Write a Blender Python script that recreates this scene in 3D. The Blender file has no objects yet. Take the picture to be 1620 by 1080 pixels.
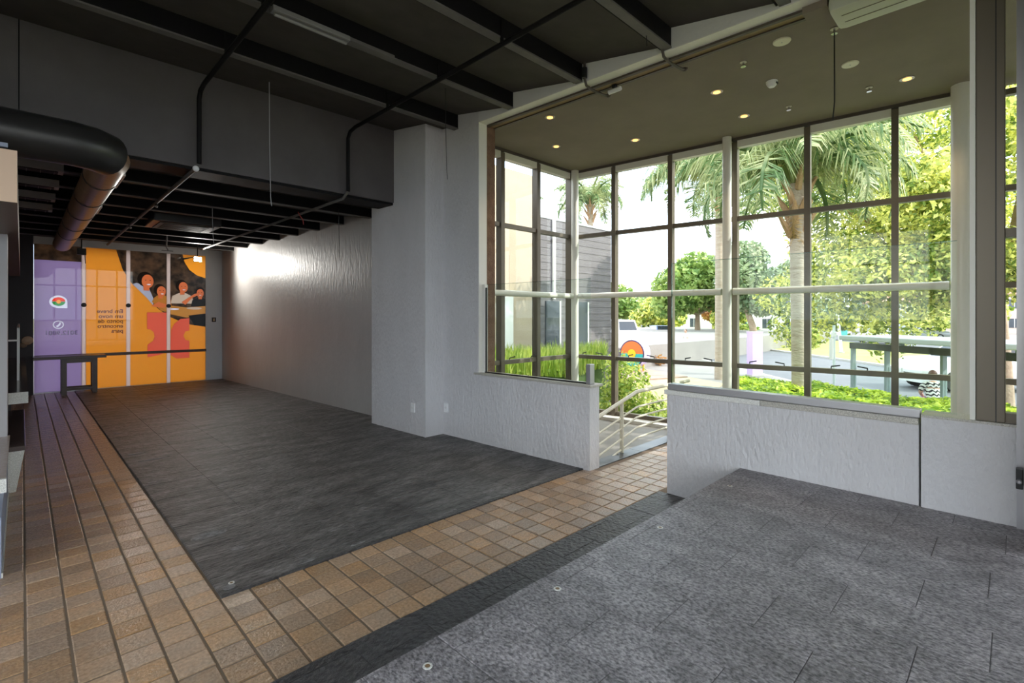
import bpy, bmesh, math, random
from mathutils import Vector, Matrix, noise
random.seed(7)
R = math.radians
scene = bpy.context.scene
COL = scene.collection

# ------------------------------------------------------------------ camera
cam_d = bpy.data.cameras.new('camera'); cam = bpy.data.objects.new('camera', cam_d); COL.objects.link(cam)
cam_d.sensor_width = 36.0; cam_d.lens = 36.0*786/1620; cam_d.shift_y = -41/1620
cam_d.clip_start = 0.05; cam_d.clip_end = 2000
cam.location = (0, 0, 1.55); cam.rotation_euler = (R(90), 0, R(-44.63))
scene.camera = cam
# ------------------------------------------------------------------ sky, sun, exposure
world = bpy.data.worlds.new('sky'); scene.world = world; world.use_nodes = True
SKY = 3.6
wn = world.node_tree; wn.nodes.clear()
def wnode(t, **k):
    n = wn.nodes.new(t)
    for a, b in k.items(): setattr(n, a, b)
    return n
tc = wnode('ShaderNodeTexCoord'); nz = wnode('ShaderNodeTexNoise'); nz.inputs['Scale'].default_value = 2.6; nz.inputs['Detail'].default_value = 6
mpn = wnode('ShaderNodeMapping'); mpn.inputs['Scale'].default_value = (1, 1, 2.2)
wn.links.new(tc.outputs['Generated'], mpn.inputs['Vector']); wn.links.new(mpn.outputs['Vector'], nz.inputs['Vector'])
rp = wnode('ShaderNodeValToRGB'); rp.color_ramp.elements[0].position = .42; rp.color_ramp.elements[1].position = .62
rp.color_ramp.elements[0].color = (.62, .74, .90, 1); rp.color_ramp.elements[1].color = (1, .975, .94, 1)
wn.links.new(nz.outputs['Fac'], rp.inputs['Fac'])
bg = wnode('ShaderNodeBackground'); bg.inputs['Strength'].default_value = SKY
wo = wnode('ShaderNodeOutputWorld'); wn.links.new(rp.outputs['Color'], bg.inputs['Color']); wn.links.new(bg.outputs[0], wo.inputs[0])
sun_d = bpy.data.lights.new('sun', 'SUN'); sun_d.energy = 4.0; sun_d.angle = R(.6); sun_d.color = (1, .95, .86)
sun = bpy.data.objects.new('sun', sun_d); COL.objects.link(sun)
sun.rotation_euler = Vector((.35, -.75, .56)).to_track_quat('Z', 'Y').to_euler()
vs = scene.view_settings; vs.view_transform = 'Standard'; vs.look = 'None'; vs.gamma = 1; vs.use_curve_mapping = False; vs.exposure = 0.55
scene.cycles.max_bounces = 10; scene.cycles.diffuse_bounces = 6; scene.cycles.transparent_max_bounces = 24
scene.cycles.use_denoising = True; scene.cycles.sample_clamp_indirect = 8
scene.cycles.caustics_reflective = False; scene.cycles.caustics_refractive = False

# ------------------------------------------------------------------ materials
MATS = {}
def mat(name, c, rough=.6, var=0, scale=6, c2=None, bump=0, bscale=40, metal=0, stretch=(1,1,1), rnd=0, spec=.5, emit=0, detail=6, coat=0, sat=0, contrast=.5, speck=0, sscale=90):
    """c base colour; c2 second colour mixed by world-space noise; rnd = value change from object to object"""
    m = bpy.data.materials.new(name); m.use_nodes = True; t = m.node_tree; N = t.nodes; L = t.links
    b = N['Principled BSDF']; b.inputs['Roughness'].default_value = rough; b.inputs['Metallic'].default_value = metal
    b.inputs['Specular IOR Level'].default_value = spec
    if coat: b.inputs['Coat Weight'].default_value = coat; b.inputs['Coat Roughness'].default_value = .04
    c = tuple(c)+(1,)
    b.inputs['Base Color'].default_value = c
    geo = N.new('ShaderNodeNewGeometry'); mp = N.new('ShaderNodeMapping'); mp.inputs['Scale'].default_value = stretch
    L.new(geo.outputs['Position'], mp.inputs['Vector'])
    out = None
    if c2 is not None:
        n = N.new('ShaderNodeTexNoise'); n.inputs['Scale'].default_value = scale; n.inputs['Detail'].default_value = detail; n.inputs['Roughness'].default_value = .65
        L.new(mp.outputs[0], n.inputs['Vector'])
        r = N.new('ShaderNodeValToRGB'); r.color_ramp.elements[0].position = .5-contrast*.3; r.color_ramp.elements[1].position = .5+contrast*.3
        r.color_ramp.elements[0].color = c; r.color_ramp.elements[1].color = tuple(c2)+(1,)
        L.new(n.outputs['Fac'], r.inputs['Fac']); out = r.outputs['Color']
    if speck:
        n2 = N.new('ShaderNodeTexNoise'); n2.inputs['Scale'].default_value = sscale; n2.inputs['Detail'].default_value = 3
        L.new(mp.outputs[0], n2.inputs['Vector'])
        mr = N.new('ShaderNodeMapRange'); mr.inputs['From Min'].default_value = .35; mr.inputs['From Max'].default_value = .68
        mr.inputs['To Min'].default_value = 1-speck; mr.inputs['To Max'].default_value = 1+speck
        L.new(n2.outputs['Fac'], mr.inputs['Value'])
        vm = N.new('ShaderNodeVectorMath'); vm.operation = 'SCALE'
        if out: L.new(out, vm.inputs[0])
        else: vm.inputs[0].default_value = c[:3]
        L.new(mr.outputs[0], vm.inputs['Scale']); out = vm.outputs[0]
    if rnd:
        oi = N.new('ShaderNodeObjectInfo'); h = N.new('ShaderNodeHueSaturation')
        m1 = N.new('ShaderNodeMapRange'); m1.inputs['To Min'].default_value = 1-rnd; m1.inputs['To Max'].default_value = 1+rnd
        L.new(oi.outputs['Random'], m1.inputs['Value']); L.new(m1.outputs[0], h.inputs['Value'])
        if sat:
            ml = N.new('ShaderNodeMath'); ml.operation = 'MULTIPLY'; ml.inputs[1].default_value = 7.31; fr = N.new('ShaderNodeMath'); fr.operation = 'FRACT'
            L.new(oi.outputs['Random'], ml.inputs[0]); L.new(ml.outputs[0], fr.inputs[0])
            m2 = N.new('ShaderNodeMapRange'); m2.inputs['To Min'].default_value = 1-sat; m2.inputs['To Max'].default_value = 1+sat*.5
            L.new(fr.outputs[0], m2.inputs['Value']); L.new(m2.outputs[0], h.inputs['Saturation'])
        if out: L.new(out, h.inputs['Color'])
        else: h.inputs['Color'].default_value = c
        out = h.outputs['Color']
    if out: L.new(out, b.inputs['Base Color'])
    if bump:
        n3 = N.new('ShaderNodeTexNoise'); n3.inputs['Scale'].default_value = bscale; n3.inputs['Detail'].default_value = 5
        L.new(mp.outputs[0], n3.inputs['Vector'])
        bp = N.new('ShaderNodeBump'); bp.inputs['Strength'].default_value = bump; bp.inputs['Distance'].default_value = .03
        L.new(n3.outputs['Fac'], bp.inputs['Height']); L.new(bp.outputs[0], b.inputs['Normal'])
    if emit:
        b.inputs['Emission Color'].default_value = c; b.inputs['Emission Strength'].default_value = emit
    MATS[name] = m; return m
def leafmat(name, c, c2, rnd=.0, scale=1.4, trans=.45):
    m = bpy.data.materials.new(name); m.use_nodes = True; t = m.node_tree; N = t.nodes; L = t.links; N.clear()
    geo = N.new('ShaderNodeNewGeometry'); n = N.new('ShaderNodeTexNoise'); n.inputs['Scale'].default_value = scale; n.inputs['Detail'].default_value = 4
    L.new(geo.outputs['Position'], n.inputs['Vector'])
    r = N.new('ShaderNodeValToRGB'); r.color_ramp.elements[0].position = .38; r.color_ramp.elements[1].position = .62
    r.color_ramp.elements[0].color = tuple(c)+(1,); r.color_ramp.elements[1].color = tuple(c2)+(1,)
    wn_ = N.new('ShaderNodeTexWhiteNoise'); wn_.noise_dimensions = '1D'; L.new(geo.outputs['Random Per Island'], wn_.inputs['W'])
    ad = N.new('ShaderNodeMath'); ad.operation = 'MULTIPLY_ADD'; ad.inputs[1].default_value = .34; ad.inputs[2].default_value = -.17
    L.new(wn_.outputs['Value'], ad.inputs[0])
    a2 = N.new('ShaderNodeMath'); L.new(n.outputs['Fac'], a2.inputs[0]); L.new(ad.outputs[0], a2.inputs[1]); L.new(a2.outputs[0], r.inputs['Fac'])
    d = N.new('ShaderNodeBsdfPrincipled'); d.inputs['Roughness'].default_value = .45; tr = N.new('ShaderNodeBsdfTranslucent'); mx = N.new('ShaderNodeMixShader'); mx.inputs[0].default_value = trans
    L.new(r.outputs[0], d.inputs['Base Color']); L.new(r.outputs[0], tr.inputs['Color'])
    L.new(d.outputs[0], mx.inputs[1]); L.new(tr.outputs[0], mx.inputs[2])
    o = N.new('ShaderNodeOutputMaterial'); L.new(mx.outputs[0], o.inputs[0]); MATS[name] = m; return m
def glassmat(name, tint=(.97, .985, .98), refl=1.0):
    m = bpy.data.materials.new(name); m.use_nodes = True; t = m.node_tree; N = t.nodes; L = t.links; N.clear()
    ge = N.new('ShaderNodeNewGeometry'); dt = N.new('ShaderNodeVectorMath'); dt.operation = 'DOT_PRODUCT'; L.new(ge.outputs['Normal'], dt.inputs[0]); L.new(ge.outputs['Incoming'], dt.inputs[1])
    def mth(op, a, b=None):
        q = N.new('ShaderNodeMath'); q.operation = op
        for i, v in enumerate((a, b)):
            if v is None: continue
            if isinstance(v, (int, float)): q.inputs[i].default_value = v
            else: L.new(v, q.inputs[i])
        return q
    f = mth('MULTIPLY_ADD', mth('POWER', mth('SUBTRACT', 1.0, mth('ABSOLUTE', dt.outputs['Value']).outputs[0]).outputs[0], 5.0).outputs[0], .96); f.inputs[2].default_value = .035; tp = N.new('ShaderNodeBsdfTransparent'); tp.inputs[0].default_value = tint+(1,)
    g = N.new('ShaderNodeBsdfGlossy'); g.inputs['Roughness'].default_value = .0; mx = N.new('ShaderNodeMixShader')
    ml = N.new('ShaderNodeMath'); ml.operation = 'MULTIPLY'; ml.inputs[1].default_value = refl
    L.new(f.outputs[0], ml.inputs[0]); L.new(ml.outputs[0], mx.inputs[0]); L.new(tp.outputs[0], mx.inputs[1]); L.new(g.outputs[0], mx.inputs[2])
    o = N.new('ShaderNodeOutputMaterial'); L.new(mx.outputs[0], o.inputs[0]); MATS[name] = m; return m
def filmmat(name, c, c2=None, scale=3, trans=.62):
    """printed translucent vinyl on the far shopfront: daylight behind it shines through, the face is glossy"""
    m = bpy.data.materials.new(name); m.use_nodes = True; t = m.node_tree; N = t.nodes; L = t.links; N.clear()
    p = N.new('ShaderNodeBsdfPrincipled'); p.inputs['Roughness'].default_value = .5; p.inputs['Base Color'].default_value = tuple(c)+(1,)
    p.inputs['Coat Weight'].default_value = 1; p.inputs['Coat Roughness'].default_value = .015; p.inputs['Coat IOR'].default_value = 1.6
    tr = N.new('ShaderNodeBsdfTranslucent'); tr.inputs['Color'].default_value = tuple(c)+(1,)
    if c2 is not None:
        geo = N.new('ShaderNodeNewGeometry'); n = N.new('ShaderNodeTexNoise'); n.inputs['Scale'].default_value = scale; n.inputs['Detail'].default_value = 5
        L.new(geo.outputs['Position'], n.inputs['Vector']); r = N.new('ShaderNodeValToRGB')
        r.color_ramp.elements[0].position = .36; r.color_ramp.elements[1].position = .66
        r.color_ramp.elements[0].color = tuple(c)+(1,); r.color_ramp.elements[1].color = tuple(c2)+(1,)
        L.new(n.outputs['Fac'], r.inputs['Fac']); L.new(r.outputs[0], p.inputs['Base Color']); L.new(r.outputs[0], tr.inputs['Color'])
    mx = N.new('ShaderNodeMixShader'); mx.inputs[0].default_value = trans
    L.new(p.outputs[0], mx.inputs[1]); L.new(tr.outputs[0], mx.inputs[2]); o = N.new('ShaderNodeOutputMaterial'); L.new(mx.outputs[0], o.inputs[0])
    MATS[name] = m; return m

mat('plaster', (.66, .645, .655), .62, c2=(.56, .545, .55), scale=2.2, stretch=(1, 1, .45), bump=.5, bscale=34, contrast=1.2)
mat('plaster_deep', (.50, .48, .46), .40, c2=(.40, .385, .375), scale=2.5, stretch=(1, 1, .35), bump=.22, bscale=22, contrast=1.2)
mat('plaster_smooth', (.74, .73, .72), .6, c2=(.68, .67, .66), scale=1.5, bump=.1, bscale=30)
mat('white_paint', (.8, .78, .72), .45)
mat('cream_metal', (.76, .74, .66), .35)
mat('black_soffit', (.066, .059, .053), .8, c2=(.082, .073, .066), scale=3, spec=.2)
mat('charcoal_board', (.088, .078, .078), .75, c2=(.108, .097, .097), scale=2)
mat('black_steel', (.010, .0095, .010), .6, spec=.12)
mat('beam_flange', (.125, .118, .112), .6, c2=(.16, .15, .14), scale=4, spec=.25)
mat('bay_soffit', (.20, .163, .132), .8, c2=(.23, .19, .155), scale=1.3)
mat('bronze', (.14, .115, .085), .42, metal=.25)
mat('bronze_dark', (.07, .055, .045), .5)
mat('brown_brick', (.16, .085, .055), .8, c2=(.24, .14, .09), scale=9, bump=.5, bscale=50)
mat('timber_rail', (.30, .20, .10), .55, c2=(.22, .14, .07), scale=5)
mat('granite', (.40, .37, .32), .35, c2=(.52, .50, .45), scale=120, speck=.4, sscale=300)
mat('granite_pale', (.66, .65, .60), .4, c2=(.80, .79, .75), scale=100, speck=.3, sscale=260)
mat('counter_dark', (.06, .045, .045), .12, c2=(.1, .075, .07), scale=6)
mat('counter_pink', (.48, .38, .34), .25, c2=(.55, .45, .42), scale=20)
mat('aluminium', (.40, .39, .41), .35, metal=.6)
mat('chrome', (.6, .6, .62), .15, metal=1)
mat('rubber', (.012, .012, .013), .5)
mat('tile', (.54, .315, .165), .20, c2=(.40, .29, .195), scale=7, rnd=.2, sat=.22, bump=.22, bscale=75, contrast=1.0, speck=.16, sscale=60, detail=8)
mat('grout', (.20, .145, .10), .8)
mat('slate_platform', (.082, .075, .082), .45, c2=(.41, .38, .395), scale=70, rnd=.10, bump=.35, bscale=60, contrast=.42, detail=9, stretch=(1.3, .8, 1), speck=.25, sscale=6)
mat('slate', (.045, .042, .041), .45, c2=(.17, .162, .158), scale=34, rnd=.12, bump=.7, bscale=32, contrast=.5, detail=9, stretch=(.5, 1.3, 1), speck=.5, sscale=5)
mat('slate_strip', (.035, .034, .036), .4, c2=(.085, .082, .085), scale=30, rnd=.1, bump=.7, bscale=35)
mat('scuff', (.34, .33, .33), .7, c2=(.11, .106, .108), scale=30, contrast=.6)
mat('slate_joint', (.15, .145, .145), .8)
mat('border_stone', (.10, .105, .11), .35)
mat('grey_floor', (.21, .195, .17), .55, c2=(.26, .24, .21), scale=2)
mat('white_plastic', (.8, .8, .8), .4)
mat('rail_paint', (.72, .68, .54), .35)
mat('dark_wood', (.050, .022, .014), .35, c2=(.075, .035, .022), scale=8, stretch=(.2, 1, 1))
mat('lamp_glow', (1, .50, .12), .5, emit=2.2)
mat('lamp_rim', (.45, .40, .32), .3, metal=.5)
mat('flood_glow', (1, .98, .93), .5, emit=60)
mat('tube_white', (.24, .235, .23), .4)
mat('black_duct', (.022, .021, .021), .35)
mat('lit_duct_tan', (.42, .26, .14), .4, c2=(.28, .16, .085), scale=10, stretch=(1, 6, 1))  # tan of the black trunk's lit part, also used on the ornament
mat('lit_board_end', (.70, .50, .36), .5)  # end of the brown fascia board, with the light on it put into the colour
mat('board_under', (.20, .125, .08), .45)
mat('grey_board', (.42, .41, .42), .5)
mat('blue_shelf', (.30, .34, .46), .5)
mat('shelf_dark', (.03, .025, .03), .6)
mat('trough_grey', (.30, .27, .25), .6)
mat('cable_black', (.012, .012, .012), .5); mat('cable_grey', (.35, .35, .36), .5); mat('cable_red', (.5, .05, .04), .5)
mat('sign_dark', (.05, .03, .02), .5); mat('sign_amber', (.7, .5, .25), .5)
mat('duct_white', (.55, .56, .47), .45)
glassmat('glass', refl=.45); glassmat('glass_guard', (.94, .975, .96), .24); glassmat('glass_edge', (.25, .5, .45), 1.0)
filmmat('film_purple', (.46, .38, .53)); filmmat('film_yellow', (.76, .45, .12))
filmmat('film_photo', (.07, .055, .045), (.30, .20, .13), 6, .5); filmmat('film_coral', (.74, .27, .20)); filmmat('film_white', (.8, .8, .85)); filmmat('film_orange', (.85, .16, .05)); filmmat('film_green', (.16, .5, .2)); filmmat('film_gold', (.9, .55, .12))
filmmat('film_skin', (.72, .34, .18)); filmmat('film_hair', (.05, .03, .022)); filmmat('film_shirt', (.55, .55, .60)); filmmat('film_shirt_pale', (.66, .58, .50)); filmmat('film_wood', (.62, .40, .16)); filmmat('film_dark', (.05, .055, .06)); filmmat('film_tan', (.60, .36, .12)); filmmat('film_text', (.25, .10, .10)); filmmat('film_strip', (.75, .66, .62))
# outdoors
mat('asphalt', (.115, .112, .125), .8, c2=(.14, .137, .148), scale=.8)
mat('sidewalk', (.21, .19, .175), .8, c2=(.25, .23, .21), scale=.6)
mat('curb', (.42, .40, .37), .8)
mat('earth', (.30, .27, .17), .9, c2=(.24, .27, .10), scale=.4)
mat('lawn', (.26, .28, .07), .9, c2=(.34, .36, .10), scale=.5)
mat('brick_paving', (.33, .22, .16), .8, c2=(.40, .29, .22), scale=3)
mat('ochre_paving', (.42, .31, .15), .8, c2=(.48, .38, .21), scale=2)
mat('beige_render', (.40, .32, .23), .8, c2=(.36, .285, .205), scale=2, bump=.2)
mat('grey_siding', (.135, .125, .13), .8, c2=(.16, .15, .155), scale=1.5, stretch=(1, 1, 12), bump=.35, bscale=5)
mat('shop_glass', (.06, .07, .085), .08)
mat('white_render', (.75, .73, .70), .8); mat('rose_render', (.62, .48, .42), .8); mat('roof_tile', (.40, .20, .13), .8); mat('grey_render', (.40, .42, .44), .8); mat('grey_render_dark', (.09, .083, .087), .8); mat('teal_paint', (.10, .45, .42), .6)
mat('bark', (.36, .27, .19), .9, c2=(.26, .18, .12), scale=6, bump=.6, bscale=14)
mat('palm_bark', (.50, .42, .34), .9, c2=(.38, .30, .23), scale=3, stretch=(1, 1, 4), bump=.6, bscale=9)
mat('palm_husk', (.50, .33, .19), .9, c2=(.38, .22, .12), scale=6, bump=.5)
leafmat('leaf_lime', (.13, .21, .02), (.95, .93, .26), scale=1.1, trans=.35)  # dark and bright tones paint in the leaf shadows and highlights
leafmat('leaf_green', (.14, .25, .05), (.42, .52, .15), scale=.5)
leafmat('leaf_sage', (.14, .22, .10), (.40, .46, .26), scale=.6)
leafmat('leaf_hedge', (.16, .30, .02), (.72, .82, .10), scale=2.2)
leafmat('leaf_shrub', (.18, .30, .05), (.68, .74, .18), scale=3)
leafmat('leaf_palm', (.12, .22, .07), (.55, .58, .30), scale=1.2)
leafmat('leaf_palm_dry', (.45, .30, .12), (.60, .42, .2), scale=1.2)
leafmat('leaf_orange', (.45, .20, .06), (.60, .36, .12), scale=1)
leafmat('grass_blade', (.22, .34, .04), (.55, .60, .14), scale=2)
mat('hedge_core', (.05, .09, .015), .9)
mat('car_white', (.82, .82, .82), .3, coat=.5); mat('car_silver', (.42, .44, .47), .3, metal=.4, coat=.5); mat('car_blue', (.04, .08, .20), .3, coat=.5); mat('car_black', (.03, .032, .04), .3, coat=.5)
mat('car_glass', (.03, .035, .045), .05); mat('tyre', (.02, .02, .02), .8); mat('hubcap', (.5, .5, .52), .3, metal=.7); mat('lamp_lens', (.75, .75, .72), .1); mat('tail_red', (.5, .02, .02), .3)
mat('lilac_paint', (.58, .42, .78), .5); mat('sign_orange', (.85, .18, .04), .5); mat('sign_teal', (.03, .42, .40), .5); mat('sign_yellow', (.92, .55, .02), .5); mat('sign_rim', (.07, .05, .12), .5); mat('sign_lilac', (.50, .42, .72), .5)
mat('shelter_black', (.05, .055, .05), .5); mat('shelter_grey', (.42, .45, .46), .5); mat('shelter_teal', (.26, .33, .33), .5); mat('pole_pale', (.62, .68, .66), .5)
mat('skin', (.60, .36, .26), .6); mat('hair_brown', (.11, .05, .03), .6); mat('cloth_pale', (.75, .72, .66), .8); mat('cloth_purple', (.45, .12, .50), .8); mat('cloth_jeans', (.10, .17, .28), .8); mat('cloth_tan', (.5, .4, .3), .8)
M = MATS
def zigzag():
    m = bpy.data.materials.new('cloth_zigzag'); m.use_nodes = True; t = m.node_tree; N = t.nodes; L = t.links
    tcn = N.new('ShaderNodeTexCoord'); sp = N.new('ShaderNodeSeparateXYZ'); L.new(tcn.outputs['Object'], sp.inputs[0])
    def mth(op, a, b=None):
        n = N.new('ShaderNodeMath'); n.operation = op
        for i, v in enumerate((a, b)):
            if v is None: continue
            if isinstance(v, (int, float)): n.inputs[i].default_value = v
            else: L.new(v, n.inputs[i])
        return n.outputs[0]
    s = mth('ADD', sp.outputs[0], sp.outputs[1]); p = mth('PINGPONG', mth('MULTIPLY', s, 9.0), .5)
    w = mth('FRACT', mth('ADD', mth('MULTIPLY', sp.outputs[2], 11.0), p)); st = mth('GREATER_THAN', w, .55)
    r = N.new('ShaderNodeMixRGB'); r.inputs[1].default_value = (.8, .78, .74, 1); r.inputs[2].default_value = (.02, .02, .02, 1); L.new(st, r.inputs[0])
    L.new(r.outputs[0], N['Principled BSDF'].inputs['Base Color']); N['Principled BSDF'].inputs['Roughness'].default_value = .8
    MATS['cloth_zigzag'] = m
zigzag()

# ------------------------------------------------------------------ mesh helpers
class MB:
    def __init__(s): s.v = []; s.f = []
    def poly(s, pts): n = len(s.v); s.v += [tuple(p) for p in pts]; s.f.append(tuple(range(n, n+len(pts)))); return s
    def box(s, x0, x1, y0, y1, z0, z1):
        n = len(s.v); s.v += [(x0,y0,z0),(x1,y0,z0),(x1,y1,z0),(x0,y1,z0),(x0,y0,z1),(x1,y0,z1),(x1,y1,z1),(x0,y1,z1)]
        s.f += [tuple(n+i for i in q) for q in ((0,3,2,1),(4,5,6,7),(0,1,5,4),(1,2,6,5),(2,3,7,6),(3,0,4,7))]; return s
    def prism(s, pts, z0, z1):                     # pts counter-clockwise in XY
        n = len(s.v); k = len(pts); s.v += [(p[0],p[1],z0) for p in pts]+[(p[0],p[1],z1) for p in pts]
        s.f.append(tuple(n+i for i in range(k-1,-1,-1))); s.f.append(tuple(n+k+i for i in range(k)))
        for i in range(k): j = (i+1)%k; s.f.append((n+i,n+j,n+k+j,n+k+i))
        return s
    def extr(s, pts, d):                           # 3-D polygon extruded along d
        n = len(s.v); k = len(pts); d = Vector(d); s.v += [tuple(p) for p in pts]+[tuple(Vector(p)+d) for p in pts]
        s.f.append(tuple(n+i for i in range(k-1,-1,-1))); s.f.append(tuple(n+k+i for i in range(k)))
        for i in range(k): j = (i+1)%k; s.f.append((n+i,n+j,n+k+j,n+k+i))
        return s
    def ring(s, c, u, w, r, n): return [tuple(Vector(c)+u*(r*math.cos(2*math.pi*i/n))+w*(r*math.sin(2*math.pi*i/n))) for i in range(n)]
    def tube(s, pts, r, n=8, cap=True):            # r number or list
        pts = [Vector(p) for p in pts]; rs = r if isinstance(r, (list, tuple)) else [r]*len(pts)
        base = len(s.v); d0 = (pts[1]-pts[0]).normalized(); up = Vector((0,0,1)) if abs(d0.z) < .9 else Vector((1,0,0))
        u = d0.cross(up).normalized()
        for i, p in enumerate(pts):
            a = pts[max(i-1,0)]; b = pts[min(i+1,len(pts)-1)]; d = (b-a).normalized()
            u = (u-d*u.dot(d)).normalized(); w = d.cross(u); s.v += s.ring(p, u, w, rs[i], n)
        for i in range(len(pts)-1):
            for j in range(n):
                k = (j+1)%n; s.f.append((base+i*n+j, base+i*n+k, base+(i+1)*n+k, base+(i+1)*n+j))
        if cap:
            s.f.append(tuple(base+j for j in range(n-1,-1,-1))); e = base+(len(pts)-1)*n; s.f.append(tuple(e+j for j in range(n)))
        return s
    def lathe(s, prof, c=(0,0,0), n=16):           # profile of (r,z)
        base = len(s.v); c = Vector(c)
        for r, z in prof: s.v += [(c.x+r*math.cos(2*math.pi*i/n), c.y+r*math.sin(2*math.pi*i/n), c.z+z) for i in range(n)]
        for i in range(len(prof)-1):
            for j in range(n):
                k = (j+1)%n; s.f.append((base+i*n+j, base+i*n+k, base+(i+1)*n+k, base+(i+1)*n+j))
        s.f.append(tuple(base+j for j in range(n-1,-1,-1))); e = base+(len(prof)-1)*n; s.f.append(tuple(e+j for j in range(n)))
        return s
    def ball(s, c, rx, ry, rz, n=10, m=7):
        prof = [(math.sin(math.pi*i/m), -math.cos(math.pi*i/m)) for i in range(m+1)]; base = len(s.v)
        for r, z in prof: s.v += [(c[0]+rx*max(r,.02)*math.cos(2*math.pi*i/n), c[1]+ry*max(r,.02)*math.sin(2*math.pi*i/n), c[2]+rz*z) for i in range(n)]
        for i in range(m):
            for j in range(n):
                k = (j+1)%n; s.f.append((base+i*n+j, base+i*n+k, base+(i+1)*n+k, base+(i+1)*n+j))
        return s
    def mesh(s, name, m, smooth=False, bev=0):
        me = bpy.data.meshes.new(name); me.from_pydata(s.v, [], s.f); me.materials.append(MATS[m])
        if bev:
            bm = bmesh.new(); bm.from_mesh(me); bmesh.ops.remove_doubles(bm, verts=bm.verts, dist=1e-5)
            bmesh.ops.bevel(bm, geom=[e for e in bm.edges if len(e.link_faces) == 2 and e.calc_face_angle(0) > .5], offset=bev, segments=2, affect='EDGES', profile=.6); bm.to_mesh(me); bm.free()
        if smooth:
            me.polygons.foreach_set('use_smooth', [True]*len(me.polygons))
            try: me.set_sharp_from_angle(angle=R(40))
            except Exception: pass
        me.update(); return me
    def build(s, name, m, parent=None, smooth=False, bev=0, loc=None, label=None):
        o = bpy.data.objects.new(name, s.mesh(name, m, smooth, bev)); COL.objects.link(o)
        if parent is not None: o.parent = parent
        if loc: o.location = loc
        if label: o['label'] = label
        return o
def place(name, me, parent=None, loc=(0,0,0), rot=(0,0,0), sc=(1,1,1)):
    o = bpy.data.objects.new(name, me); COL.objects.link(o); o.parent = parent; o.location = loc; o.rotation_euler = rot; o.scale = sc; return o
def tag(o, label, cat, group=None, kind=None):
    o['label'] = label; o['category'] = cat
    if group: o['group'] = group
    if kind: o['kind'] = kind
    return o
def struct(o, label=None, cat=None):
    o['kind'] = 'structure'
    if label: o['label'] = label
    if cat: o['category'] = cat
    return o
def thing(name, label, cat, loc=(0,0,0), rz=0, group=None):
    o = bpy.data.objects.new(name, None); COL.objects.link(o); o.location = loc; o.rotation_euler = (0,0,rz); o.empty_display_size = .1
    return tag(o, label, cat, group)
def dup(root, loc, rz=None, label=None, group=None):
    r = root.copy(); COL.objects.link(r); r.location = loc
    if rz is not None: r.rotation_euler = (0,0,rz)
    if label: r['label'] = label
    if group: r['group'] = group
    for ch in root.children:
        c = ch.copy(); COL.objects.link(c); c.parent = r
        for g in ch.children: d = g.copy(); COL.objects.link(d); d.parent = c
    return r

# ================================================================== THE ROOM
EYE = 1.55; PZ = .36                     # platform height above the tiled aisle
def WX(y, off=0): return 4.03-.052*(y-2.98)+off          # front face of the street-side wall
def DX(y, off=0): return 3.84-.055*(y-6.97)+off          # front face of the deep wall
GR = -1.2                                # street level

# ---- floors
PIT = .152; X0 = .0136
floor = MB().box(-2.6, .78, 2.0, 13.62, -.12, -.004).box(.78, 4.3, 2.0, 3.06, -.12, -.004).box(4.3, 5.75, 2.1, 3.02, -.12, -.004).build('floor', 'grout')
struct(floor, 'mottled brown square ceramic tile floor of the long aisle and the passage to the stairs', 'floor')
def tile_mesh(w, l, ch=.005):
    a, b = w/2, l/2; m = MB()
    m.v = [(-a,-b,-.012),(a,-b,-.012),(a,b,-.012),(-a,b,-.012),(-a,-b,-.003),(a,-b,-.003),(a,b,-.003),(-a,b,-.003),(-a+ch,-b+ch,0),(a-ch,-b+ch,0),(a-ch,b-ch,0),(-a+ch,b-ch,0)]
    m.f = [(8,9,10,11)]+[(i,(i+1)%4,4+(i+1)%4,4+i) for i in range(4)]+[(4+i,4+(i+1)%4,8+(i+1)%4,8+i) for i in range(4)]
    return m
TL = .150
tile_me = tile_mesh(PIT-.010, TL-.0065).mesh('tile', 'tile')
tiles = []
for k in range(-4, 5):                                    # aisle columns
    off = (k*.37 % 1)*TL*.8
    y = 2.21+TL/2-off
    j = 0
    while y+j*TL < 13.55:
        yy = y+j*TL+random.uniform(-.002,.002)
        tiles.append((X0+PIT*(k+.5), yy, 1.0)); j += 1
nx = int((5.72-.7736)/PIT)
for i in range(nx):
    x = X0+PIT*(5+i+.5)
    for j in range(6):
        y = 2.21+TL*.5+j*TL*.945
        if x > 4.06 and y > 2.99: continue
        tiles.append((x, y, .942))
def seen_rank(p):
    d = p[0]*.7026+p[1]*.7117; u = (p[0]*.7117-p[1]*.7026)/max(d,.01)
    v = EYE/max(d,.01)
    vis = abs(u) < 1.06 and v < .76 and p[0] > -.12
    return (0 if vis else 1, d)
tiles.sort(key=seen_rank)
rest = MB(); tm = tile_mesh(PIT-.010, TL-.0065)
for i, (x, y, sy) in enumerate(tiles):
    if i < 300:
        place('tile', tile_me, floor, (x, y, random.uniform(-.0012, .0012)), (random.uniform(-.006,.006), random.uniform(-.006,.006), random.choice((0, math.pi))), (1, sy, 1))
    else:
        n = len(rest.v); rest.v += [(a+x, b*sy+y, c) for a, b, c in tm.v]; rest.f += [tuple(n+q for q in f) for f in tm.f]
tf = rest.build('tile_field', 'tile', floor); tf['kind'] = 'stuff'

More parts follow.
